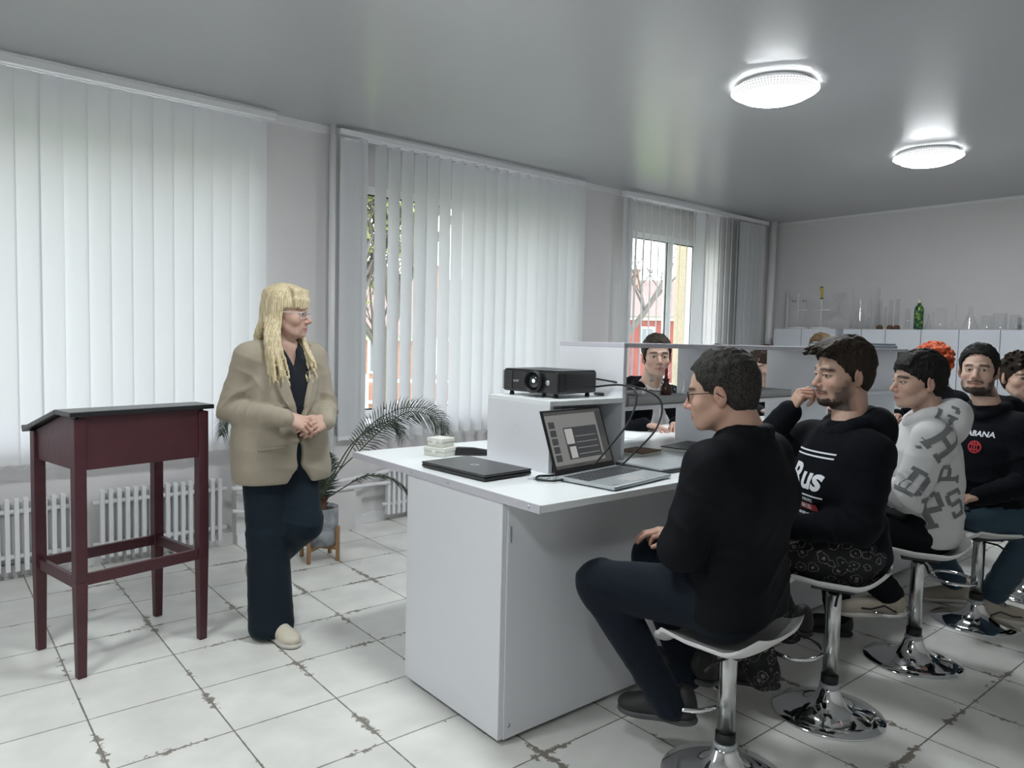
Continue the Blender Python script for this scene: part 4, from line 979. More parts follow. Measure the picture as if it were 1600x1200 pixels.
cable([(2.20, 2.60, .947), (2.12, 2.45, .947), (2.20, 2.30, .947), (2.30, 2.45, .947), (2.15, 2.55, .952), (2.10, 2.35, .953), (2.25, 2.28, .952)], .004, 'tangle of black leads under the projector shelf')
M['plug'] = M['dark_grey']
t = tag(mbox(2.18, 2.30, 2.50, 2.57, .9405, .975).obj('power_adapter', M['black_plastic'], None, bev=.006), 'black power adapter under the projector shelf', 'adapter')
# marks drawn on low panel
MB().tube([(2.0388, 2.44+.03*math.cos(a), 1.10+.022*math.sin(a)) for a in np.linspace(0, 5.5, 16)], .0005, 4).obj('pencil_scribble', M['lam_edge'], bpy.data.objects['reagent_shelf'])
# marker on shelf
o = MB().tube([(2.478, 2.39, 1.2525), (2.478, 2.335, 1.2525)], .007, 10).obj('marker_pen', M['dark_grey'], None, smooth=True); tag(o, 'short dark marker lying on the projector shelf by the upright', 'pen')

# ------------------------------------------------------------------ laptops
t = thing('closed_laptop', 'closed black laptop with silver round logo on the near bench corner', 'laptop', (1.815, 2.435, .9405), rad(4))
mbox(-.125, .135, -.205, .205, .003, .017).obj('laptop_base', M['black_plastic'], t, bev=.005); mbox(-.125, .135, -.205, .205, .0175, .027).obj('laptop_lid', mat('brushed_dark_lid', (.05, .05, .053), .3, .5, var=.2, vscale=4, stretch=(40, 1, 1)), t, bev=.004)
lg = MB().lathe([(.020, .0272), (.020, .0276)], 32); lo = lg.obj('round_logo', M['silver'], t)
V, Fc = text_mesh('hp', .024, .0005, .25); link_mesh('logo_lettering', [(v[1], -v[0], .0280) for v in V], Fc, M['dark_grey'], t)
for x, y in ((-.10, .17), (.11, .17), (-.10, -.17), (.11, -.17)): MB().lathe([(.008, 0), (.008, .004)], 10, Matrix.Translation((x, y, 0))).obj('rubber_foot', M['black_rubber'], t)
LX = Vector((2.19, 1.985, .9405))
t = thing('open_laptop', 'open silver laptop showing a slide show, facing the grey haired man', 'laptop', LX, rad(8))
# local: y- toward the user side, hinge along x at y=+.115
kb = mbox(-.205, .205, -.140, .140, .004, .018).obj('keyboard_deck', M['silver'], t, bev=.004)
kk = MB()
for r_ in range(5):
    for c_ in range(14): x = -.178+c_*.0273; y = .105-r_*.0255; kk.box(x-.0118, x+.0118, y-.0105, y+.0105, .0182, .0196)
kk.obj('keys', M['dark_grey'], kb)
mbox(-.060, .060, -.125, -.045, .0182, .0186).obj('trackpad', M['tray'], kb)
V, Fc = text_mesh('Lenovo', .011, .0002); link_mesh('maker_sticker', [(-.165+v[0], -.115+v[1], .0188) for v in V], Fc, M['dark_grey'], kb)
lidm = Matrix.Translation((0, .144, .016)) @ Matrix.Rotation(rad(-20), 4, 'X') @ Matrix.Diagonal((1.15, 1, 1.15, 1))
lid = MB().box(-.178, .178, -.003, .004, 0, .235, lidm).obj('screen_lid', M['black_plastic'], t, bev=.003)
def scr(name, x0, x1, z0, z1, lift, m_): return MB().box(x0, x1, -.0035-lift, -.0033-lift+.0001, z0, z1, lidm).obj(name, m_, lid)
S1 = mat('screen_window_grey', (.02, .02, .02), .3, emit=(.50, .50, .48), estr=.17); S2 = mat('screen_dark_panel', (.01, .01, .01), .3, emit=(.16, .17, .18), estr=.12)
S3 = mat('screen_desktop', (.01, .01, .01), .3, emit=(.2, .2, .19), estr=.14); S4 = mat('screen_light_picture', (.02, .02, .02), .3, emit=(.8, .8, .78), estr=.22)
scr('screen', -.168, .168, .020, .226, .0002, S3); scr('slide_window', -.166, .130, .032, .214, .0005, S1)
scr('slide_panel', -.080, .118, .048, .165, .0008, S2); scr('slide_picture', -.074, -.030, .104, .160, .0011, S4)
scr('slide_picture', -.066, -.030, .052, .094, .0011, S4); scr('desktop_side', .132, .166, .120, .214, .0006, S2); scr('taskbar', -.060, .0, .023, .030, .0006, S2)
for i in range(5): scr('slide_thumbnail', -.155, -.122, .046+i*.030, .070+i*.030, .0009, S2)
for i in range(4): scr('slide_text_line', -.020, .105, .128-i*.022, .131-i*.022, .0011, S1)
t = thing('second_laptop', 'dark laptop lying behind the open laptop on the bench', 'laptop', (2.60, 2.075, .9405), rad(0))
mbox(-.17, .19, -.13, .13, .0, .016).obj('laptop_base', M['dark_grey'], t, bev=.004); mbox(-.17, .19, -.13, .13, .0165, .024).obj('laptop_lid', M['silver'], t, bev=.003)
for (x, y, w_, d_, h_, m_, lab) in ((2.80, 2.38, .09, .07, .020, 'stem', 'brown notebook on the bench under the middle shelf'), (3.16, 2.33, .15, .10, .022, 'black_plastic', 'black tablet case on the bench behind the grey haired man')):
    t = thing('notebook', lab, 'notebook', (x, y, .9405), rad(10)); mbox(-w_, w_, -d_, d_, 0, h_*.8).obj('pages', M['cream'], t); mbox(-w_-.003, w_+.003, -d_-.003, d_+.003, h_*.8, h_).obj('cover', M[m_], t)
for i, (x, y, a) in enumerate(((3.02, 2.83, 5), (3.3, 2.92, 25), (2.78, 2.72, -12))):
    o = mbox(-.148, .148, -.105, .105, 0, .0012).obj('paper_sheet', M['paper']); o.location = (x, y, .9408); o.rotation_euler = (0, 0, rad(a)); tag(o, ('white paper sheet on the bench in front of the youth', 'white paper sheet nearest the shelf panel behind the tray', 'white paper sheet lying closest to the projector')[i], 'paper')
# white boxes, black stapler, keys
def small_box(x, y, z, a, w_, d_, h_, label):
    t = thing('white_box', label, 'box', (x, y, z), rad(a)); mbox(-w_, w_, -d_, d_, 0, h_*.55).obj('box_bottom', M['cream'], t, bev=.003); mbox(-w_-.002, w_+.002, -d_-.002, d_+.002, h_*.56, h_).obj('box_lid', M['cream'], t, bev=.003)
    mbox(-w_-.0035, -w_-.002, -.012, .012, h_*.35, h_*.75).obj('catch', M['white_liner'], t)
small_box(1.93, 2.862, .9405, 20, .052, .060, .042, 'lower and wider of two stacked cream plastic boxes')
small_box(1.93, 2.862, .983, 16, .045, .046, .042, 'upper smaller cream plastic box on the stack')
t = thing('stapler', 'black stapler lying between the cream boxes and low shelf', 'stapler', (2.06, 2.78, .9405), rad(-35))
mbox(-.085, .085, -.020, .020, 0, .009).obj('stapler_base', M['black_plastic'], t, bev=.003); MB().prism([(-.085, .012), (.085, .010), (.085, .024), (.0, .036), (-.080, .038)], -.018, .018, 'y').obj('stapler_arm', M['black_plastic'], t, bev=.004)
t = thing('key_bunch', 'small bunch of metal keys beside the open laptop lead', 'keys', (1.925, 2.14, .9405), rad(30))
MB().tube([(.016*math.cos(a), .016*math.sin(a), .003) for a in np.linspace(0, 2*PI, 17)[:-1]], .0014, 6, closed=True).obj('key_ring', M['silver'], t, smooth=True)
for a in (20, 60, 110, -30): mk = Matrix.Rotation(rad(a), 4, 'Z'); q = MB(); q.box(.012, .030, -.009, .009, .002+a*1e-5, .0045+a*1e-5, mk); q.box(.030, .052, -.003, .003, .002+a*1e-5, .0045+a*1e-5, mk); q.obj('key', M['silver'], t)

# ------------------------------------------------------------------ potted palm
t = thing('potted_palm', 'cycad palm in a grey marbled pot on a wooden stand', 'potted plant', (2.075, 4.50, 0))
MB().lathe([(.100, .105), (.118, .11), (.122, .20), (.122, .355), (.116, .355), (.112, .33), (.001, .328)], 36).obj('pot', M['marble'], t, smooth=True)
MB().lathe([(.110, .331), (.06, .338), (.001, .340)], 24).obj('soil', M['soil'], t, smooth=True)
st = MB()
for a in (35, 125): mk = Matrix.Rotation(rad(a), 4, 'Z'); st.box(-.125, .125, -.011, .011, .075, .104, mk)
st.obj('stand_crossbar', M['wood'], t, bev=.002)
for a in (35, 125, 215, 305): mk = Matrix.Rotation(rad(a), 4, 'Z'); MB().box(.124, .146, -.011, .011, 0, .235, mk).obj('stand_leg', M['wood'], t, bev=.003)
tr = SDF(.02); tr.cap((0, 0, .33), (0, 0, .40), .045, .035); r = random.Random(2)
for i in range(26): a = r.uniform(0, 6.28); z = r.uniform(.34, .41); tr.cap((.03*math.cos(a), .03*math.sin(a), z), (.055*math.cos(a), .055*math.sin(a), z+.03), .010, .004, k=.006)
V, Fc = tr.mesh(.005); link_mesh('trunk', V, Fc, M['stem'], t, True)
FR = [[(2.07, 4.49, .39), (2.11, 4.29, .63), (2.20, 4.24, .81), (2.29, 4.17, .94), (2.42, 4.07, 1.03), (2.55, 3.96, 1.04), (2.63, 3.89, .97), (2.65, 3.87, .89)],
      [(2.06, 4.48, .39), (2.04, 4.20, .62), (2.13, 4.06, .78), (2.24, 3.96, .93), (2.36, 3.87, 1.03), (2.47, 3.78, 1.01), (2.52, 3.72, .93), (2.53, 3.70, .86)],
      [(2.09, 4.49, .39), (2.15, 4.32, .50), (2.26, 4.23, .58), (2.37, 4.14, .58), (2.45, 4.07, .52), (2.48, 4.04, .46)],
      [(2.06, 4.52, .39), (2.00, 4.65, .73), (1.84, 4.80, .94), (1.69, 4.91, 1.0), (1.61, 4.96, .94), (1.59, 4.97, .81)],
      [(2.06, 4.52, .39), (1.97, 4.67, .65), (1.84, 4.79, .81), (1.72, 4.87, .86), (1.66, 4.92, .79), (1.65, 4.93, .70)],
      [(2.08, 4.47, .39), (2.07, 4.42, .50), (2.09, 4.40, .60), (2.08, 4.42, .72)],
      [(2.07, 4.52, .39), (2.06, 4.59, .56), (2.0, 4.65, .73), (1.91, 4.74, .82)],
      [(2.06, 4.48, .39), (2.10, 4.13, .80), (2.24, 4.0, .95), (2.32, 3.95, .96), (2.345, 3.93, .90), (2.35, 3.92, .84)]]
for fi, pts in enumerate(FR):
    P = [p-Vector((2.075, 4.50, 0)) for p in spline(pts, 10)]; n = len(P)
    ra = MB().tube(P, [.0048*(1-.75*i/n) for i in range(n)], 6).obj('frond_stem', M['rachis'], t, smooth=True)
    lf = MB(); rr = random.Random(fi); s0 = .28 if fi != 5 else .15
    for i in range(int(n*s0), n-1):
        for sub in (0, .5) if fi not in (0, 1, 7) else (0,):
            p = P[i].lerp(P[i+1], sub); d = (P[i+1]-P[i]).normalized(); side = d.cross(Vector((0, 0, 1))).normalized(); up = side.cross(d).normalized()
            u = (i+sub-n*s0)/(n*(1-s0)); L_ = .135*(math.sin(PI*min(1, .18+u*.78))**.7)*rr.uniform(.85, 1.05)
            if fi == 7: L_ *= .8
            tw = {0: 1.1, 1: 1.15, 7: .9, 3: .9, 4: .8}.get(fi, .35)
            sd = side*math.cos(tw)+up*math.sin(tw); 
            for sg in (-1, 1):
                dr = (sd*sg*1.0+d*(.55+.4*u)+up*rr.uniform(.0, .25)).normalized()
                w = d*(.0034 if fi in (0, 1, 7) else .0042); q1 = p+dr*L_*.5+Vector((0, 0, -.004)); q2 = p+dr*L_+Vector((0, 0, -.022-.02*u))
                lf.add([p-w*.7, p+w*.7, q1+w, q2+w*.15, q2-w*.15, q1-w, q1+Vector((0, 0, -.0015))], [(0, 1, 2, 6), (0, 6, 5), (6, 2, 3, 4), (6, 4, 5)])
    o = lf.obj('frond', M['frond'], t)

# ------------------------------------------------------------------ bar stools
def make_stool():
    t = thing('bar_stool', 'chrome bar stool', 'bar stool', (0, 0, 0))
    MB().lathe([(.212, 0), (.216, .004), (.214, .008), (.16, .016), (.11, .028), (.075, .048), (.052, .078), (.042, .105), (.036, .118), (.001, .118)], 56).obj('base', M['chrome'], t, smooth=True)
    MB().lathe([(.036, .112), (.040, .118), (.040, .126), (.034, .132)], 24).obj('collar', M['silver'], t, smooth=True)
    MB().lathe([(.034, .130), (.034, .165), (.001, .165)], 24).obj('rubber_sleeve', M['black_rubber'], t, smooth=True)
    MB().lathe([(.030, .160), (.030, .455), (.022, .465)], 28).obj('column', M['brushed'], t, smooth=True)
    ring = [(.03, -.018, .245), (.06, -.085, .245), (.13, -.125, .245), (.21, -.09, .245), (.24, 0, .245), (.21, .09, .245), (.13, .125, .245), (.06, .085, .245), (.03, .018, .245)]
    MB().tube(spline(ring, 6), .0085, 10).obj('footrest', M['chrome'], t, smooth=True)
    MB().tube([(-.02, .0, .44), (-.02, .12, .455), (-.02, .19, .445)], .005, 8).obj('height_lever', M['black_rubber'], t, smooth=True)
    # moulded shell: flat pan, sides lifting, low back and rolled front
    nu, nv = 28, 22; V = []; Fc = []
    def sh(u, v):   # u along x (front +), v across
        x = -.185+.375*u; y = (v-.5)*.44*(1-.10*max(0, u-.7)); z = .500
        s = abs(v-.5)*2; bk_ = max(0, (.30-u)/.30); z += .040*max(0, (s-.4)/.6)**1.8*(1-.6*bk_)
        z += .078*bk_**1.7; x -= .02*bk_*(1-s*s); y *= 1-.10*bk_**2; z += -.035*max(0, (u-.86)/.14)**1.7 + .012*max(0, (u-.6)/.26)*(u < .86)
        c = (2*v-1)
        x += -.02*(1-u)*c*c*0
        cut = 1-.18*max(0, (abs(u-.5)*2-.72)/.28)**2; return (x, y*cut, z)
    for i in range(nu+1):
        for j in range(nv+1): V.append(sh(i/nu, j/nv))
    n0 = len(V); th = .016
    V += [(x*.985, y*.985, z-th) for x, y, z in V]
    idx = lambda i, j: i*(nv+1)+j
    for i in range(nu):
        for j in range(nv):
            q = (idx(i, j), idx(i+1, j), idx(i+1, j+1), idx(i, j+1)); Fc.append(q); Fc.append(tuple(n0+k for k in q[::-1]))
    bd = [idx(i, 0) for i in range(nu)]+[idx(nu, j) for j in range(nv)]+[idx(i, nv) for i in range(nu, 0, -1)]+[idx(0, j) for j in range(nv, 0, -1)]
    for a, b in zip(bd, bd[1:]+bd[:1]): Fc.append((b, a, n0+a, n0+b))
    o = link_mesh('seat', V, Fc, M['seat'], t, True); bevel(o, .005, 3)
    mbox(-.08, .08, -.08, .08, .462, .484).obj('mounting_plate', M['black_plastic'], t, bev=.004)
    return t
st0 = make_stool()
STOOLS = [((2.138, 1.39), 95, 'nearest bar stool with white seat, under the grey haired man'), ((2.865, 1.39), 112, 'second bar stool, under the bearded youth in the print hoodie'),
          ((3.683, 1.39), 118, 'third bar stool, under the youth in the lettered hoodie'), ((4.495, 1.39), 140, 'fourth bar stool, under the bearded man in black'), ((5.28, 1.36), 225, 'fifth bar stool at the right edge under the short haired woman'),
          ((3.80, 3.62), -92, 'bar stool across the bench under the youth facing us'), ((4.75, 3.62), -95, 'bar stool across the bench under the person hidden by the shelf'), ((5.45, 3.62), -95, 'bar stool across the bench under the long haired person')]
for i, ((x, y), a, lab) in enumerate(STOOLS):
    if i == 0: st0.location = (x, y, 0); st0.rotation_euler = (0, 0, rad(a)); st0['label'] = lab; st0['group'] = 'bar stools around the bench'
    else:
        s_ = dup(st0, (x, y, 0), rad(a), lab, 'bar stools around the bench'); dz = {1: .068, 2: .045, 3: .012, 4: .03}.get(i, 0)
        for c in s_.children:
            k_ = c.name.split('.')[0]
            if k_ in ('seat', 'height_lever', 'mounting_plate'): c.location.z = dz
            elif k_ == 'column': c.scale.z = (.465+dz)/.465; c.location.z = -.16*(c.scale.z-1)
# ------------------------------------------------------------------ people
def unit(v): v = np.array(v, float); return v/np.linalg.norm(v)
class Person:
    def __init__(s, label, loc, yaw, hs=1.06):
        s.t = thing('person', label, 'person', (loc[0], loc[1], 0), rad(yaw)); s.loc = np.array([*loc, 0.]); s.yaw = yaw; s.hs = hs; s.body = []
        c, q = math.cos(rad(yaw)), math.sin(rad(yaw)); s.R = np.array([[c, -q, 0], [q, c, 0], [0, 0, 1]])
    def W(s, x, y, z): return (np.array([x, y, z])-s.loc)@s.R          # world point -> figure frame
    def D(s, v): return np.array(v)@s.R
    def set_head(s, pos, wyaw, pitch=0, roll=0, neck=None, **k):
        s.hpos = np.array(pos, float); s.hR = rotm(wyaw-s.yaw, pitch, roll).astype(float)
        nk = ((np.array(neck)-s.hpos)@s.hR)/s.hs; V, Fc, C = head_mesh(nk, **k); s.body.append((xf(V*s.hs, s.hR, s.hpos), Fc, C))
    def hl(s, V): return xf(np.asarray(V)*s.hs, s.hR, s.hpos)
    def head_part(s, name, V, Fc, m, label=None, smooth=True): return link_mesh(name, s.hl(V), Fc, m, s.t, smooth, label=label)
    def hair(s, kind, m, label=None, **k): V, Fc = hair_short(kind, **k); return s.head_part('hair', V, Fc, m, label)
    def hand(s, wrist, fdir, back, side, **k):
        x = unit(fdir); z = np.array(back, float); z = unit(z-x*(z@x)); y = np.cross(z, x); R = np.stack([x, y, z], 1)
        V, Fc, C = hand_mesh(side=side, **k); s.body.append((xf(V*1.04, R, np.array(wrist, float)), Fc, C))
    def core(s, J, skin=SKIN):
        q = SDF(.04); q.cap(J['hip'], J['chest'], .09, .10); q.cap(J['chest'], J['neck'], .08, .055)
        for i in (0, 1):
            q.cap(J['neck'], J['sh'][i], .04, .045); q.chain([J['sh'][i], J['el'][i], J['wr'][i]], [.042, .034, .024], k=.01)
            hx = np.array(J['hip'])+np.array([0, .085*(1-2*i), -.02]); q.chain([hx, J['kn'][i], J['an'][i]], [.06, .042, .030], k=.02)
        V, Fc = q.mesh(.012); s.body.append((V, Fc, np.tile(skin, (len(V), 1))))
    def finish(s):
        V, Fc, C = join(s.body); link_mesh('body', V, Fc, M['skin'], s.t, True, cols=C)
    def glasses(s, m, zoff=0, rimless=False):
        b = MB(); L = MB()
        for y in (-1, 1):
            pts = [(.1005-.012*abs(math.cos(a))**2*0+(.0-.010*((.0335+.024*math.cos(a))/.06)**2), y*(.0335+.0245*math.cos(a)), -.002+zoff+.0165*math.sin(a)) for a in np.linspace(0, 2*PI, 21)[:-1]]
            b.tube(pts, .0011 if rimless else .0016, 6, closed=True); L.add(pts, [tuple(range(20))])
            b.tube([(.093, y*.058, .006+zoff), (.075, y*.078, .006+zoff), (.0, y*.088, .004+zoff), (-.022, y*.088, -.012+zoff)], .0017, 6)
        b.tube([(.1005, -.010, .003+zoff), (.104, 0, .006+zoff), (.1005, .010, .003+zoff)], .0014, 6)
        g = s.head_part('spectacles', b.V, b.F, m); o = link_mesh('spectacle_lens', s.hl(L.V), L.F, M['lens'], g)
        return g
    def top(s, J, m, name='jacket', bulk=1.0, hem=None, h=.007, arm=1.0, folds_=True, seed=1, hood=False, extra=None, cuff=.044, armk=.022, ret=False, collar=.0, belly=1.0, lean=0, flare=0):
        q = SDF(.05); hip, ch, nk = [np.array(J[k], float) for k in ('hip', 'chest', 'neck')]; mid = (hip+ch)/2
        Rl = rotm(0, lean)
        q.cap(hip+[-.01, -.075, .0], hip+[-.01, .075, .0], .135*bulk+flare, k=.05, sq=((1, 0, 0), .9)); q.ell(mid, (.140*bulk*belly, .180*bulk, .20), Rl, k=.06); q.ell(ch, (.132*bulk, .190*bulk, .19), Rl, k=.06)
        for i in (0, 1):
            a, e, w = [np.array(J[k][i], float) for k in ('sh', 'el', 'wr')]
            q.cap(nk+[-.01, 0, -.05], a, .070*bulk, .070*bulk, k=.06)
            q.cap(a, e, .076*arm, .064*arm, k=armk+.015); q.cap(e, w, .063*arm, .046*arm, k=armk*.6)
            if cuff: d = unit(w-e); q.cap(w-d*.035, w-d*.005, cuff, cuff*.93, k=.008)
        if extra: extra(q)
        if hem is not None: q.cut(lambda P: hem-P[..., 2], .02)
        V, Fc = q.mesh(h)
        if folds_:
            sp = []
            for i in (0, 1):
                a, e, w = [np.array(J[k][i], float) for k in ('sh', 'el', 'wr')]
                sp += [(e, unit(w-a), .10, .016, 75), ((e+w)/2, unit(w-e), .10, .009, 85), ((a+e)/2, unit(e-a)+.3, .11, .008, 50), (a+[0, 0, -.06], (.4, .3, 1), .10, .008, 60)]
            sp += [(mid+[.1, 0, -.03], (.2, .1, 1), .16, .008, 55), (hip+[-.1, 0, .06], (.1, .2, 1), .20, .010, 48), (hip+[.1, 0, .02], (.1, -.1, 1), .16, .010, 60)]
            V = folds(V, Fc, sp, seed)
        o = link_mesh(name, V, Fc, m, s.t, True); bvh = BVHTree.FromPolygons([tuple(v) for v in V], [tuple(int(i) for i in f) for f in Fc])
        return o, bvh
    def trousers(s, J, m, r=(.100, .078, .062), waist=.14, name='trousers', h=.008, seed=4, k=.03, extra=None, hemcut=None):
        q = SDF(k); hip = np.array(J['hip'], float); q.cap(hip+[0, -.075, 0], hip+[0, .075, 0], waist, k=.04, sq=((1, 0, 0), .92))
        for i in (0, 1):
            hx = hip+np.array([0, .09*(1-2*i), -.01]); q.cap(hx, J['kn'][i], r[0], r[1], k=k); q.cap(J['kn'][i], J['an'][i], r[1], r[2], k=.02)
        if extra: extra(q)
        if hemcut is not None: q.cut(hemcut, .01)
        V, Fc = q.mesh(h); sp = []
        for i in (0, 1):
            kn, an = np.array(J['kn'][i], float), np.array(J['an'][i], float)
            sp += [(kn, unit(an-hip), .10, .010, 70), (an+(kn-an)*.2, unit(an-kn), .09, .009, 80), (hip+(kn-hip)*.3, unit(kn-hip), .12, .008, 55)]
        return link_mesh(name, folds(V, Fc, sp, seed), Fc, m, s.t, True)
    def shoe(s, heel, fdir, m, sole, L=.285, up=(0, 0, 1), laces=None, high=0, stripe=None):
        """heel = underside of the heel"""
        (V, Fc), (V2, F2) = shoe_parts(L, high=high); x = unit(fdir); z = np.array(up, float); z = unit(z-x*(z@x)); y = np.cross(z, x); R = np.stack([x, y, z], 1)
        o = link_mesh('shoe', xf(V, R, heel), Fc, m, s.t, True); link_mesh('sole', xf(V2, R, heel), F2, sole, o, True)
        if laces:
            b = MB()
            for i in range(4): xx = .115+.022*i; zz = .098-.010*i; b.tube([(xx, -.022, zz-.006), (xx+.004, 0, zz+.003), (xx, .022, zz-.006)], .0028, 6)
            link_mesh('laces', xf(np.array(b.V), R, heel), b.F, laces, o, True)
        if stripe:
            b = MB()
            for sg in (-1, 1): b.tube([(.04, sg*.040, .03), (.09, sg*.0455, .062), (.15, sg*.0475, .045), (.19, sg*.048, .05)], .0045, 6)
            link_mesh('side_stripe', xf(np.array(b.V), R, heel), b.F, stripe, o, True)
    def hood(s, J, m, size=1.0, off=(0, 0, 0), h=.006, spread=1.0):
        nk = np.array(J['neck'], float)+np.array(off); q = SDF(.03)
        ring = [nk+np.array([.075*math.cos(a)+.005, .085*spread*math.sin(a), -.01-.045*max(0, math.cos(a))]) for a in np.linspace(0, 2*PI, 15)]
        q.chain(ring, [.030*size*(1-.25*max(0, math.cos(a))) for a in np.linspace(0, 2*PI, 15)], k=.02)
        q.cap(nk+[-.085, -.075, -.0], nk+[-.085, .075, -.0], .046*size, .046*size, k=.03); q.ell(nk+[-.105, 0, -.05], (.050*size, .12*size, .085*size), rotm(0, -12), k=.04)
        V, Fc = q.mesh(h); V = folds(V, Fc, [(nk+[-.09, 0, -.03], (.2, 1, .6), .12, .010, 60), (nk+[0, .07, 0], (1, .2, .6), .08, .008, 70), (nk+[0, -.07, 0], (1, .2, .6), .08, .008, 70)], 3)
        o = link_mesh('hood', V, Fc, m, s.t, True); return o, BVHTree.FromPolygons([tuple(v) for v in V], [tuple(int(i) for i in f) for f in Fc])
    def print_(s, name, art, bvh, o, u, v, d, m, par, off=.003, label=None):
        V, Fc = art; V3, F3 = drape(V, Fc, bvh, o, u, v, d, off)
        if F3: return link_mesh(name, V3, F3, m, par, False, label=label)
def rects(rs, sub=3):
    V = []; Fc = []
    for x0, x1, y0, y1 in rs:
        nx = max(1, int((x1-x0)/.012)); ny = max(1, int((y1-y0)/.012)); b = len(V)
        for i in range(nx+1):
            for j in range(ny+1): V.append((x0+(x1-x0)*i/nx, y0+(y1-y0)*j/ny, 0))
        for i in range(nx):
            for j in range(ny): a = b+i*(ny+1)+j; Fc.append((a, a+ny+1, a+ny+2, a+1))
    return V, Fc
def slab(ch, s=.12):
    """block varsity letters with slab serifs, as strokes on a 6 x 8 grid"""
    g = {'P': [(0, 2.4, 0, 1), (.6, 1.9, 0, 8), (0, .6, 7, 8), (1.9, 4.6, 6.8, 8), (1.9, 4.6, 3.2, 4.4), (4.2, 5.5, 3.9, 7.4)],
         'R': [(0, 2.4, 0, 1), (.6, 1.9, 0, 8), (0, .6, 7, 8), (1.9, 4.6, 6.8, 8), (1.9, 4.6, 3.4, 4.6), (4.2, 5.5, 4.2, 7.4), (3.4, 4.6, 2.2, 3.4), (4.0, 5.2, 1, 2.2), (4.2, 6.2, 0, 1)],
         'H': [(0, 2.4, 0, 1), (0, 2.4, 7, 8), (.6, 1.9, 0, 8), (3.9, 6.3, 0, 1), (3.9, 6.3, 7, 8), (4.4, 5.7, 0, 8), (1.9, 4.4, 3.4, 4.6)],
         'G': [(.8, 5.0, 6.8, 8), (0, 1.3, .8, 7.2), (.8, 5.0, 0, 1.2), (4.2, 5.5, .8, 3.8), (3.0, 5.9, 3.4, 4.4), (4.2, 5.5, 5.6, 7.2)],
         'S': [(.8, 5.2, 6.8, 8), (0, 1.3, 4.2, 7.2), (.8, 4.8, 3.4, 4.6), (4.2, 5.5, .8, 3.9), (.2, 4.8, 0, 1.2), (0, 1.2, .6, 2.2), (4.4, 5.5, 5.8, 7.2)],
         'D': [(0, 3.8, 0, 1.2), (0, 3.8, 6.8, 8), (.6, 1.9, 0, 8), (3.8, 4.8, .8, 7.2), (4.2, 5.5, 1.4, 6.6)],
         'T': [(0, 6, 6.7, 8), (0, 1.1, 5.2, 7), (4.9, 6, 5.2, 7), (2.3, 3.7, 0, 7), (1.4, 4.6, 0, 1)]}[ch]
    k = s/8; return rects([((a-3)*k, (b-3)*k, (c-4)*k, (d-4)*k) for a, b, c, d in g])
def rot2(art, deg): c, q = math.cos(rad(deg)), math.sin(rad(deg)); return [(x*c-y*q, x*q+y*c, 0) for x, y, *_ in art[0]], art[1]

# ---- the woman walking past the windows
p = Person('blonde woman with glasses in a beige blazer and dark trousers, walking with clasped hands', (1.42, 3.50), -85, hs=1.05)
J = dict(hip=(0, -.02, .94), chest=(0, -.01, 1.24), neck=(-.005, 0, 1.435), sh=[(-.01, .155, 1.375), (-.01, -.175, 1.375)], el=[(.03, .215, 1.12), (-.075, -.245, 1.13)],
         wr=[(.205, .115, 1.075), (.215, -.105, 1.105)], kn=[(.085, .055, .56), (.02, -.08, .52)], an=[(-.31, .01, .22), (.03, -.082, .10)])
WS = A3(.50, .32, .25)
p.set_head((.0, .015, 1.600), -46, 3, 0, neck=(-.01, 0, 1.43), skin=WS, brow=A3(.16, .10, .06), jaw=.95, width=1.02, nose=.95, full=1, lip=A3(.40, .15, .14), fem=1, neck_r=.055)
p.core(J, WS)
p.hand((.208, -.095, 1.108), (.42, .84, -.34), (.72, -.10, .68), 1, curl=(.45, .52, .6, .68), thumb=.35, skin=WS, spread=.03)
p.hand((.208, .112, 1.078), (.38, -.86, -.12), (.80, .22, .45), -1, curl=(.62, .66, .7, .75), thumb=.3, skin=WS, spread=.02)
p.finish()
p.glasses(mat('clear_spectacle_frame', (.62, .66, .66), .2, .3))
def shirt_x(q):
    n = np.array(J['neck'])
    q.cut(lambda P: -np.maximum.reduce([np.abs(P[..., 1]-.01)-(P[..., 2]-1.325)*.42, .0-P[..., 0], 1.325-P[..., 2]]), .008)
    q.chain([n+np.array([.062*math.cos(a), .066*math.sin(a), .012-.055*max(0, math.cos(a))**2]) for a in np.linspace(.75, 2*PI-.75, 14)], [.015]*14, k=.01)
    for sg in (-1, 1): q.chain([n+np.array([.045, sg*.052, -.02]), n+np.array([.085, sg*.045, -.06]), n+np.array([.095, sg*.022+.005, -.095])], [.014, .013, .006], k=.01)
p.top(J, M['black_shirt'], 'shirt', bulk=.93, arm=.72, hem=.80, extra=shirt_x, cuff=.040, seed=2)
# blazer: boxy, open in a deep V and narrow slit
def blz(q):
    q.cap((.012, -.118, .83), (.040, .082, .83), .146, k=.05, sq=((1, 0, 0), .88)); q.cap((0, -.11, 1.0), (0, .08, 1.0), .138, k=.06, sq=((1, 0, 0), .92))
    for sg in (-1, 1): q.cap((-.005, sg*.12-.01, 1.405), (-.005, sg*.165-.01, 1.388), .056, .050, k=.04)
    def cutV(P):
        x, y, z = P[..., 0], P[..., 1], P[..., 2]
        yc = .012+.0*z; w = np.where(z > 1.075, (z-1.075)*.27+.006, np.where(z > .86, .010+.02*(1.075-z)*.6, .016+(.86-z)**1*.55))
        d = np.maximum(np.abs(y-yc)-w, .035-x); return -d*.9
    q.cut(cutV, .006); q.cut(lambda P: .775-P[..., 2], .008)
    n = np.array(J['neck']); q.cap(n+[.03, 0, .01], n+[.02, 0, .15], .062, .08, k=.01, op='s')
bo, bb = p.top(J, M['blazer'], 'blazer', bulk=1.0, arm=.96, extra=blz, cuff=0, h=.006, armk=.012, seed=5, flare=.015)
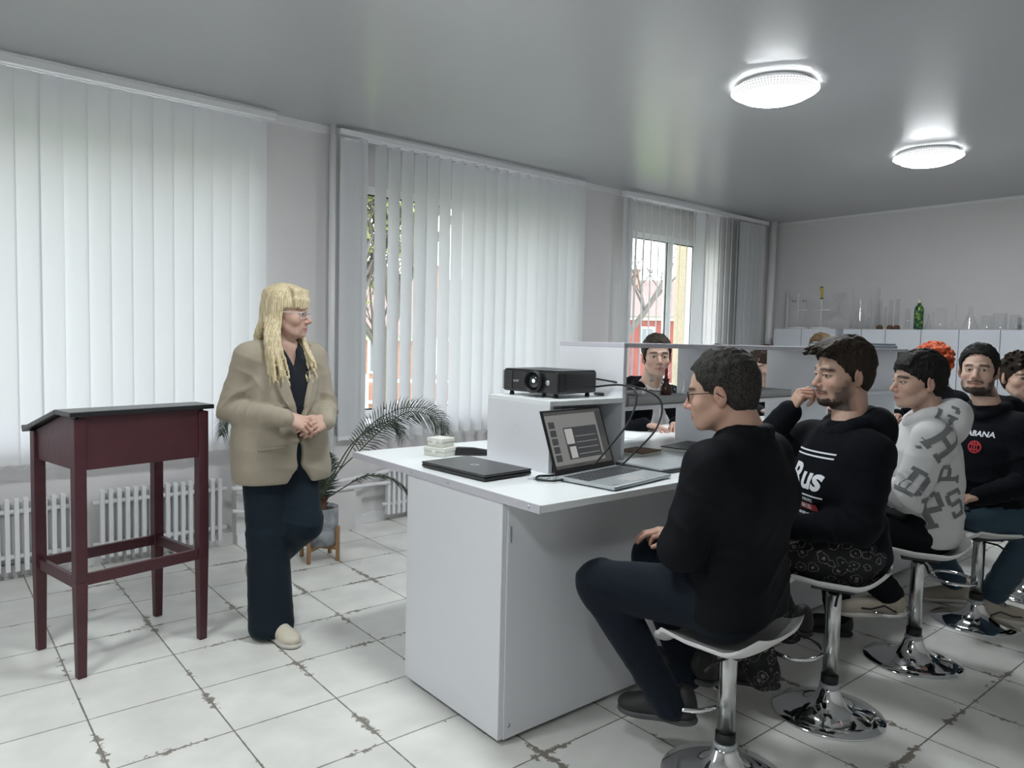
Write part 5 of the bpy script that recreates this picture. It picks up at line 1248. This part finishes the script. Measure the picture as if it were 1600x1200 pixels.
def lapel(sg):
    V = []; Fc = []; prof = [(1.085, .004, .012), (1.14, .018, .062), (1.20, .034, .098), (1.26, .050, .120), (1.300, .058, .132), (1.305, .060, .105), (1.36, .070, .112), (1.405, .076, .095)]
    rows = []
    for i in range(len(prof)-1):
        for k in range(5):
            t = k/5; rows.append([prof[i][j]*(1-t)+prof[i+1][j]*t for j in range(3)])
    rows.append(list(prof[-1])); n = 6
    for z, a, b in rows:
        for j in range(n+1): V.append((.012+sg*(a+(b-a)*j/n), z, 0))
    for i in range(len(rows)-1):
        for j in range(n): a = i*(n+1)+j; Fc.append((a, a+1, a+n+2, a+n+1))
    V3, F3 = drape(V, Fc, bb, (.5, 0, 0), (0, 1, 0), (0, 0, 1), (-1, 0, 0), .009)
    o = link_mesh('lapel', V3, F3, M['blazer'], bo, True); s_ = o.modifiers.new('cloth_thickness', 'SOLIDIFY'); s_.thickness = .007; s_.offset = 0
lapel(1); lapel(-1)
art = rects([(-.065, .065, -.006, .006)]); V3, F3 = drape(rot2(art, 4)[0], art[1], bb, (.5, -.13, .955), (0, 1, 0), (0, 0, 1), (-1, 0, 0), .004); o = link_mesh('pocket_flap', V3, F3, M['blazer'], bo, True); s_ = o.modifiers.new('cloth_thickness', 'SOLIDIFY'); s_.thickness = .004; s_.offset = 0
def wide(q):
    q.cap((.0, -.095, .86), (.01, -.088, .50), .108, .098, k=.03); q.cap((.01, -.088, .50), (.035, -.080, .06), .098, .110, k=.02)
    q.cap((.02, .045, .80), (.085, .055, .56), .10, .086, k=.05); q.cap((.085, .055, .56), (-.235, .015, .30), .086, .070, k=.05)
p.trousers(dict(J, kn=[(.085, .055, .56), (.01, -.088, .50)], an=[(-.235, .015, .30), (.035, -.080, .06)]), M['navy_trousers'], r=(.10, .085, .08), waist=.135, k=.05, extra=wide, hemcut=lambda P: .018-P[..., 2], seed=9)
p.shoe((-.015, -.085, .0), (1, .10, 0), M['cream_leather'], M['white_sole'], L=.275, laces=M['white_sole'])
p.shoe((-.372, .0, .268), (.42, .0, -.88), M['cream_leather'], M['beige_suede'], L=.265, up=(.88, 0, .42), laces=M['white_sole'])
# long hair in head space
q = SDF(.02); q.ell((-.016, 0, .042), (.108, .092, .092)); q.ell((-.050, 0, -.02), (.078, .088, .095), k=.03)
q.cut(lambda P: P[..., 0]-np.interp(P[..., 2], [-.2, -.06, .0, .02, .034, .3], [-.02, -.015, .0, .02, .3, .4]), .015)
rr = random.Random(11)
for i in range(11):
    y = -.062+.0124*i; q.chain([(.010, y*.6, .122), (.062, y*.92, .104), (.094-abs(y)*.45, y*1.06, .066), (.1005-abs(y)*.5, y*1.12, .030+rr.uniform(-.006, .006))], [.012, .013, .009, .004], k=.010)
inv = p.hR.T
def hloc(pt): return (np.array(pt)-p.hpos)@p.hR/p.hs
for i in range(120):
    a = PI*.5+(-1 if i % 2 else 1)*(.02+(i/64)*PI*.46) ; right = i % 2
    th = rr.uniform(.12, 2.7); sg = -1 if rr.random() < .62 else 1
    s0 = np.array([-.016+.094*math.cos(th), sg*.086*math.sin(th)*.98, .05+rr.uniform(-.01, .03)])
    if s0[0] > .012: s0[0] = rr.uniform(-.03, .012); s0[1] = sg*rr.uniform(.084, .092)
    if sg < 0:
        end = hloc((rr.uniform(.085, .150), -rr.uniform(.035, .125), rr.uniform(1.235, 1.30)) if s0[0] > -.06 else (-rr.uniform(.09, .13), -rr.uniform(.0, .10), rr.uniform(1.28, 1.36)))
    else:
        end = hloc((rr.uniform(.09, .135), rr.uniform(.06, .12), rr.uniform(1.25, 1.36)) if s0[0] > -.05 else (-rr.uniform(.09, .13), rr.uniform(-.02, .09), rr.uniform(1.28, 1.36)))
    m1 = s0+np.array([-.006, sg*.004, -.09]); m2 = m1*.55+end*.45+np.array([-.012, sg*.022, .02]); m3 = m2*.35+end*.65+np.array([rr.uniform(-.01, .01), rr.uniform(-.008, .008), 0])
    dd_ = np.array([s0[0]*4.5, s0[1]*3., 1.]); dd_ /= np.linalg.norm(dd_); c0 = np.array([-.016, 0, .042])+dd_*np.array([.100, .084, .084]); d1_ = dd_*.45+unit(s0-np.array([-.016, 0, .042]))*.55; d1_ /= np.linalg.norm(d1_); c1 = np.array([-.016, 0, .042])+d1_*np.array([.104, .088, .088]); P_ = spline([c0, c1, s0, m1, m2, m3, end], 3); n = len(P_); q.chain([np.array(x_) for x_ in P_], [.0125*(1-.78*(k_/(n-1))**1.8) for k_ in range(n)], k=.006)
V, Fc = q.mesh(.0042); N = vnormals(V, Fc); an = np.arctan2(V[:, 1], V[:, 0]+.03); V = V+N*(.0009*np.sin(an*60+3*noise3(V, 20, 3)))[:, None]
p.head_part('hair', V, Fc, M['hair_blonde'], 'long blonde hair with a fringe')

# ---- seated men on the near side
def seated(label, loc, yaw, **k):
    p = Person(label, loc, yaw, k.get('hs', 1.08)); return p
# 1 grey haired man
p = seated('grey haired man with glasses in a black bomber jacket, seen from behind', (2.14, 1.39), 100)
J = dict(hip=(-.01, 0, .66), chest=(.0, 0, 1.00), neck=(-.02, .0, 1.195), sh=[(-.0, .20, 1.105), (-.02, -.20, 1.105)], el=[(.05, .285, .85), (.06, -.27, .86)],
         wr=[(.20, -.01, .79), (.24, -.10, .79)], kn=[(.40, .205, .640), (.40, -.17, .650)], an=[(.165, .105, .245), (.20, -.10, .27)])
p.set_head((.058, .022, 1.335), 114, 8, 0, neck=(-.015, 0, 1.19), skin=A3(.47, .29, .215), brow=A3(.05, .04, .03), full=1, width=1.04, neck_r=.064, h=.0024)
p.core(J)
for i, sg in ((0, -1), (1, 1)): w = np.array(J['wr'][i]); p.hand(w, (.9, -.35*(1-2*i), .05), (0, 0, 1), sg, curl=(.4, .4, .45, .5), thumb=.4, h=.003)
p.finish(); p.glasses(mat('dark_thin_spectacle_frame', (.03, .025, .02), .3, .6)); p.hair('short', M['hair_grey'], 'short dark greying hair', vol=1.1)
def col(q):
    n = np.array(J['neck']); pts = [n+np.array([.074*math.cos(a)+.002, .078*math.sin(a), .020-.035*max(0, math.cos(a))]) for a in np.linspace(.5, 2*PI-.5, 14)]
    q.chain(pts, [.022]*14, k=.012); q.cap((-.05, -.14, .98), (-.05, .14, .98), .115, k=.06)
jo, jb = p.top(J, M['black_jacket'], 'bomber_jacket', bulk=1.17, arm=1.13, extra=col, hem=.585, h=.006, seed=21, belly=1.0)
q = SDF(.01); hp = [np.array([-.012+.175*math.cos(a), .212*math.sin(a), .605]) for a in np.linspace(0, 2*PI, 25)]; q.chain(hp, [.022]*25, k=.01)
p.trousers(J, M['jeans'], r=(.110, .084, .058), waist=.150, seed=22)
p.shoe((.085, .055, .178), (.93, .20, -.06), M['black_rubber'], M['dark_grey'], L=.285, laces=M['dark_grey'])
p.shoe((.09, -.10, .255), (.98, -.10, 0), M['black_rubber'], M['dark_grey'], L=.30, laces=M['dark_grey'])
# 2 youth with beard resting his cheek on his fist
p = seated('bearded youth in a black hoodie with white gothic print, cheek resting on his fist', (2.865, 1.39), 146)
W = p.W
J = dict(hip=(-.02, 0, .705), chest=(.015, 0, .995), neck=(-.015, .02, 1.19), sh=[(-.015, .18, 1.095), (.03, -.18, 1.10)], el=[(.045, .235, .835), W(2.72, 1.72, 1.015)],
         wr=[(.25, .10, .80), W(2.795, 1.583, 1.225)], kn=[W(2.60, 1.72, .62), W(2.86, 1.80, .62)], an=[W(2.66, 1.57, .16), W(2.93, 1.62, .27)])
p.set_head(W(2.879, 1.408, 1.392), 149, 4, -2, neck=(-.02, .015, 1.185), skin=A3(.50, .325, .25), brow=A3(.035, .025, .018), beard=.93, neck_r=.058, h=.0023, look=.003)
p.core(J)
wr = J['wr'][1]; p.hand(wr, p.D((.22, -.38, .86)), p.D((-.75, .60, .30)), 1, curl=(.95, 1.15, 1.25, 1.3), thumb=.8, thumb_dir=(.75, .35, -.5))
p.hand(J['wr'][0], (.9, -.4, 0), (0, 0, 1), -1, curl=(.4, .4, .4, .5), h=.003)
p.finish(); p.hair('quiff', M['hair_dark'], 'short dark hair swept up at the front')
def ch2(q): q.cap((.07, -.09, .95), (.07, .09, .95), .09, k=.06)
ho, hb = p.top(J, M['hoodie_black'], 'hoodie', bulk=1.10, arm=1.10, extra=ch2, hem=.615, h=.006, seed=31)
p.hood(J, M['hoodie_black'], 1.15, off=(0, -.01, .018), spread=1.02)
F0 = (.6, .0, 0); U_ = (0, 1, 0); V_ = (0, 0, 1)
def pr(name, art, y, z, m=M['print_white'], rot=0): return p.print_(name, rot2(art, rot), hb, (.6, y, z), U_, V_, (-1, 0, 0), m, ho)
# viewed from the front the wearer's left is on the viewer's right, so text runs toward +y
rv, rf = text_mesh('Rus', .13, .004, .25); pr('gothic_lettering', subdiv2d(rv, rf, 1), .035, .985)
pr('print_line', rects([(-.10, .11, 0, .006)]), .03, 1.085); pr('print_line', rects([(-.10, .11, 0, .006)]), .03, 1.068); pr('print_line', rects([(-.10, .11, 0, .006)]), .03, .915)
for i, (tx, sz) in enumerate((('SAINT PETERSBURG', .017), ('CREATED MINE', .014), ('WORKS IN A STYLE', .014), ('SINCE THE FIRST', .014), ('SERVICE IT NEW', .014))):
    z = (.900, .838, .820, .802, .784)[i]; tv, tf = text_mesh(tx, sz, .0006); pr('small_lettering', (tv, tf), .02, z)
pr('red_band', rects([(-.085, .085, -.013, .013)]), .02, .872, M['print_red']); tv, tf = text_mesh('SYSTEM US', .022, .0008)
p.print_('band_lettering', (tv, tf), hb, (.6, .02, .872), U_, V_, (-1, 0, 0), M['print_white'], ho, off=.0045)
p.trousers(J, M['cosmos'], r=(.112, .088, .072), waist=.150, seed=32)
p.shoe(W(2.700, 1.515, .098), p.D((-.35, .93, -.05)), M['black_rubber'], M['black_rubber'], L=.29)
p.shoe(W(2.95, 1.52, .252), p.D((-.2, .97, 0)), M['black_rubber'], M['black_rubber'], L=.29)
# 3 youth in white hoodie with grey letters
p = seated('dark haired youth in a white hoodie covered with large grey letters', (3.683, 1.39), 120)
W = p.W
J = dict(hip=(-.02, 0, .685), chest=(-.01, 0, .985), neck=(-.01, .0, 1.185), sh=[(.0, .185, 1.09), (.0, -.185, 1.09)], el=[(.09, .22, .83), (.12, -.24, .86)],
         wr=[(.30, .12, .88), (.33, -.14, .93)], kn=[(.38, .13, .625), (.40, -.20, .625)], an=[W(3.575, 1.47, .33), (.32, -.20, .12)])
p.set_head(W(3.655, 1.425, 1.345), 139, 2, 0, neck=(-.015, 0, 1.18), skin=A3(.49, .32, .25), brow=A3(.025, .018, .013), neck_r=.056)
p.core(J)
for i, sg in ((0, -1), (1, 1)): p.hand(J['wr'][i], (.95, 0, 0), (0, 0, 1), sg, curl=(.4, .4, .4, .5), h=.003)
p.finish(); p.hair('fringe', M['hair_black'], 'short thick black hair')
ho, hb = p.top(J, M['hoodie_white'], 'hoodie', bulk=1.10, arm=1.16, hem=.59, h=.006, seed=41)
hd, hdb = p.hood(J, M['hoodie_white'], 1.25, off=(0, 0, .022), spread=1.05); both = Nearest(hb, hdb)
vd = p.D((Fv.x, Fv.y, 0)); uu = p.D((Rr.x, Rr.y, 0)); vv = np.array((0, 0, 1.))
def at3(x, y): # position on the near side of the hoodie, measured across and up
    return W(3.683, 1.39, 0)-vd*.7+uu*x+vv*y
for ch, x, y, s_, r_, b_, par in (('G', .012, 1.205, .095, -28, both, hd), ('H', -.060, 1.095, .155, -55, both, ho), ('P', -.005, .950, .120, 88, hb, ho), ('P', -.060, .785, .155, 22, hb, ho), ('S', .045, .815, .12, 20, hb, ho), ('T', -.175, 1.105, .10, 12, hb, ho), ('D', -.165, .905, .125, -30, hb, ho)):
    p.print_('printed_letter', rot2(slab(ch, s_), r_), b_, at3(x, y), uu, vv, vd, M['letter_grey'], par, label='grey block letter')
p.trousers(J, M['black_jacket'], r=(.105, .080, .066), waist=.145, seed=42)
p.shoe(W(3.600, 1.40, .235), p.D((-.50, .85, -.12)), M['beige_suede'], M['white_sole'], L=.30, laces=M['black_rubber'], stripe=M['black_rubber'])
p.shoe((.25, -.20, .0), (1, -.1, 0), M['black_rubber'], M['black_rubber'], L=.29)
# 4 bearded man in black hoodie
p = seated('man with a full black beard in a black hoodie and blue jeans', (4.495, 1.39), 165)
W = p.W
J = dict(hip=(-.0, 0, .62), chest=(.0, 0, .965), neck=(-.0, .0, 1.195), sh=[(-.0, .185, 1.09), (.0, -.185, 1.09)], el=[(.02, .245, .82), (.06, -.25, .84)],
         wr=[(.22, .12, .74), (.26, -.12, .80)], kn=[W(4.50, 1.13, .58), W(4.50, 1.78, .60)], an=[W(4.64, 1.35, .15), W(4.76, 1.60, .14)])
p.set_head(W(4.472, 1.440, 1.388), 191, -3, 0, neck=(-.005, 0, 1.19), skin=A3(.55, .37, .29), brow=A3(.022, .017, .014), beard=1.0, neck_r=.055, look=.003)
p.core(J)
for i, sg in ((0, -1), (1, 1)): p.hand(J['wr'][i], (.9, -.3*(1-2*i), -.1), (0, 0, 1), sg, curl=(.4, .4, .4, .5), h=.003)
p.finish(); p.hair('short', M['hair_black'], 'short black hair combed to the side', vol=1.0)
ho, hb = p.top(J, M['hoodie_black'], 'hoodie', bulk=1.08, arm=1.08, hem=.525, h=.007, seed=51)
p.hood(J, M['hoodie_black'], 1.15, off=(0, 0, .005))
tv, tf = text_mesh('CABANA', .040, .001); p.print_('chest_lettering', subdiv2d(tv, tf, 1), hb, (.6, .03, 1.055), U_, V_, (-1, 0, 0), M['print_white'], ho)
rg = MB(); rg.V = []; 
ring = []; rfc = []
for k in range(24): a = 2*PI*k/24; ring += [(.034*math.cos(a), .034*math.sin(a), 0), (.026*math.cos(a), .026*math.sin(a), 0)]
rfc = [(2*k, (2*k+2) % 48, (2*k+3) % 48, 2*k+1) for k in range(24)]
p.print_('round_emblem', (ring, rfc), hb, (.6, .03, .985), U_, V_, (-1, 0, 0), M['print_red'], ho, label='red round emblem')
p.print_('round_emblem', rects([(-.026, .026, -.016, -.010), (-.026, .026, .010, .016), (-.016, -.010, -.026, .026), (.010, .016, -.026, .026), (-.004, .004, -.03, .03)]), hb, (.6, .03, .985), U_, V_, (-1, 0, 0), M['print_red'], ho, off=.0035)
p.trousers(J, M['jeans_blue'], r=(.105, .080, .070), waist=.140, seed=52)
p.shoe(W(4.60, 1.40, .0), p.D((.45, -.9, 0)), M['beige_suede'], M['white_sole'], L=.29, laces=M['black_rubber'], stripe=M['dark_grey'])
p.shoe(W(4.82, 1.52, .0), p.D((-.65, .75, 0)), M['beige_suede'], M['white_sole'], L=.29, laces=M['black_rubber'])
# 5 short haired woman at the edge
p = seated('smiling woman with short dark hair in a black top at the right edge', (5.28, 1.36), 225, hs=1.06)
W = p.W
J = dict(hip=(-.0, 0, .64), chest=(.0, 0, .955), neck=(.02, .0, 1.165), sh=[(-.0, .17, 1.07), (.0, -.17, 1.07)], el=[(.04, .23, .82), (.06, -.23, .84)],
         wr=[(.24, .10, .76), (.26, -.10, .80)], kn=[(.38, .13, .60), (.36, -.14, .60)], an=[(.24, .14, .30), W(5.37, 1.22, .13)])
p.set_head(W(5.205, 1.455, 1.340), 226, 2, 0, neck=(.015, 0, 1.16), skin=A3(.56, .37, .29), brow=A3(.05, .035, .03), jaw=.92, nose=.9, full=1, fem=1, smile=1, neck_r=.050)
p.core(J)
for i, sg in ((0, -1), (1, 1)): p.hand(J['wr'][i], (.9, -.3*(1-2*i), -.1), (0, 0, 1), sg, curl=(.4, .4, .4, .5), h=.003)
p.finish(); p.hair('pixie', M['hair_dark'], 'short tousled dark hair')
def tneck(q):
    n = np.array(J['neck']); q.chain([n+np.array([.052*math.cos(a), .054*math.sin(a), .02]) for a in np.linspace(0, 2*PI, 13)], [.018]*13, k=.02)
p.top(J, M['hoodie_black'], 'top', bulk=.98, arm=1.0, extra=tneck, hem=.55, seed=61)
p.trousers(J, M['black_jacket'], r=(.10, .076, .060), waist=.135, seed=62)
p.shoe((.17, .14, .25), (.98, .1, -.05), M['print_white'], M['white_sole'], L=.26); p.shoe(W(5.42, 1.27, .0), p.D((-.95, -.05, 0)), M['print_white'], M['white_sole'], L=.27)

# ---- the far side of the bench
def far_person(label, loc, yaw, hpos, wyaw, hairkind, hm, topm, skin=A3(.50, .33, .26), stand=0, tee=False, **k):
    p = Person(label, loc, yaw, k.pop('hs', 1.08)); W = p.W; hp = W(*hpos); nz = hp[2]-.172; sc = .205
    nk = (hp[0]-.06, hp[1], nz); chx = nk[0]*.5
    J = dict(hip=(0, 0, .66+stand), chest=(chx, 0, nz-.21), neck=nk, sh=[(nk[0]-.02, nk[1]+sc*.94, nz-.10), (nk[0]-.02, nk[1]-sc*.94, nz-.10)], el=[(nk[0]+.06, nk[1]+.27, nz-.33), (nk[0]+.06, nk[1]-.27, nz-.33)],
             wr=[(nk[0]+.19, .13, max(.98, nz-.40)), (nk[0]+.19, -.13, max(.98, nz-.40))], kn=[(.36, .14, .62+stand*.0), (.36, -.14, .62+stand*0)], an=[(.24, .12, .30), (.24, -.12, .30)])
    if stand: J['kn'] = [(.02, .10, .52), (.02, -.10, .52)]; J['an'] = [(0, .10, .10), (0, -.10, .10)]
    p.set_head(hp, wyaw, k.pop('pitch', 2), k.pop('roll', 0), neck=(nk[0]+.005, nk[1], nz-.005), skin=skin, h=.003, **k)
    p.core(J, skin)
    for i, sg in ((0, -1), (1, 1)): p.hand(J['wr'][i], (.75, -.6*(1-2*i), -.05), (0, 0, 1), sg, curl=(.4, .4, .4, .5), h=.003, skin=skin)
    p.finish()
    if hairkind: p.hair(hairkind, hm, h=.004)
    ex = None
    if tee:
        def ex(q):
            def f(P):
                x, y, z = P[..., 0], P[..., 1]-nk[1], P[..., 2]; w = np.clip((z-(nz-.26))*.26, 0, .2); return -np.maximum(np.abs(y)-w-.004, nk[0]-.02-x)
            q.cut(f, .006)
        p.top(J, M['shirt_white'], 'tshirt', bulk=.92, arm=.7, hem=.58+stand, h=.009, seed=70)
    o, b = p.top(J, topm, 'top' if not tee else 'zip_hoodie', bulk=1.04, arm=1.03, hem=.56+stand, h=.008, seed=71, extra=ex)
    p.trousers(J, M['jeans'], waist=.135, h=.01, seed=72)
    if stand: p.shoe((-.06, .10, 0), (1, .1, 0), M['black_rubber'], M['dark_grey']); p.shoe((-.06, -.10, 0), (1, -.1, 0), M['black_rubber'], M['dark_grey'])
    else: p.shoe((.16, .12, .252), (1, 0, 0), M['black_rubber'], M['dark_grey']); p.shoe((.16, -.12, .252), (1, 0, 0), M['black_rubber'], M['dark_grey'])
    return p, J
p, J = far_person('youth in a dark zip hoodie over a white tshirt, facing us across the bench', (3.80, 3.50), -103, (3.756, 3.075, 1.405), 229, 'short', M['hair_dark'], M['hoodie_black'], tee=True, brow=A3(.04, .03, .02), pitch=-2, hs=1.10)
p.hood(J, M['hoodie_black'], 1.0, off=(-.03, 0, -.01))
p, J = far_person('person mostly hidden behind the shelf upright, only dark hair showing above', (4.75, 3.55), -95, (4.76, 3.30, 1.345), 250, 'short', M['hair_black'], M['black_shirt'], brow=A3(.03, .02, .02))
p, J = far_person('long dark haired person bending over the bench behind the shelf', (5.45, 3.55), -110, (5.376, 3.27, 1.345), 160, 'fringe', M['hair_long_dark'], M['black_shirt'], brow=A3(.03, .02, .02), fem=1, pitch=25)
q = SDF(.02); q.ell((-.02, 0, .03), (.115, .100, .100)); q.cut(lambda P: P[..., 0]-.03, .02); rr = random.Random(5)
for i in range(30):
    a = rr.uniform(1.1, 5.2); s0 = np.array([-.02+.10*math.cos(a), .09*math.sin(a), .03]); e_ = s0+np.array([rr.uniform(.02, .09), (.05 if s0[1] > 0 else -.13)+rr.uniform(-.05, .05), -rr.uniform(.28, .36)]); m_ = (s0+e_)/2+np.array([-.02, 0, .04])
    q.chain([s0, m_, e_], [.018, .015, .006], k=.008)
V, Fc = q.mesh(.006); p.head_part('hair', V, Fc, M['hair_long_dark'], 'long dark hair hanging down')
p, J = far_person('brown haired person at the back, only the top of the head showing above the shelf', (6.15, 3.25), -110, (6.085, 3.172, 1.465), 235, 'short', M['hair_brown'], M['black_shirt'], stand=.12, brow=A3(.10, .07, .04))
p, J = far_person('person with curly orange hair in a black top with pale collar', (6.12, 2.20), 150, (5.965, 2.245, 1.385), 128, 'curly', M['hair_orange'], M['hoodie_black'], brow=A3(.25, .1, .04), hs=1.10)
q = SDF(.01); n_ = np.array(J['neck']); q.chain([n_+np.array([.066*math.cos(a), .070*math.sin(a), .012]) for a in np.linspace(0, 2*PI, 17)], [.018]*17, k=.01); V, Fc = q.mesh(.006); link_mesh('collar', V, Fc, M['shirt_white'], p.t, True)
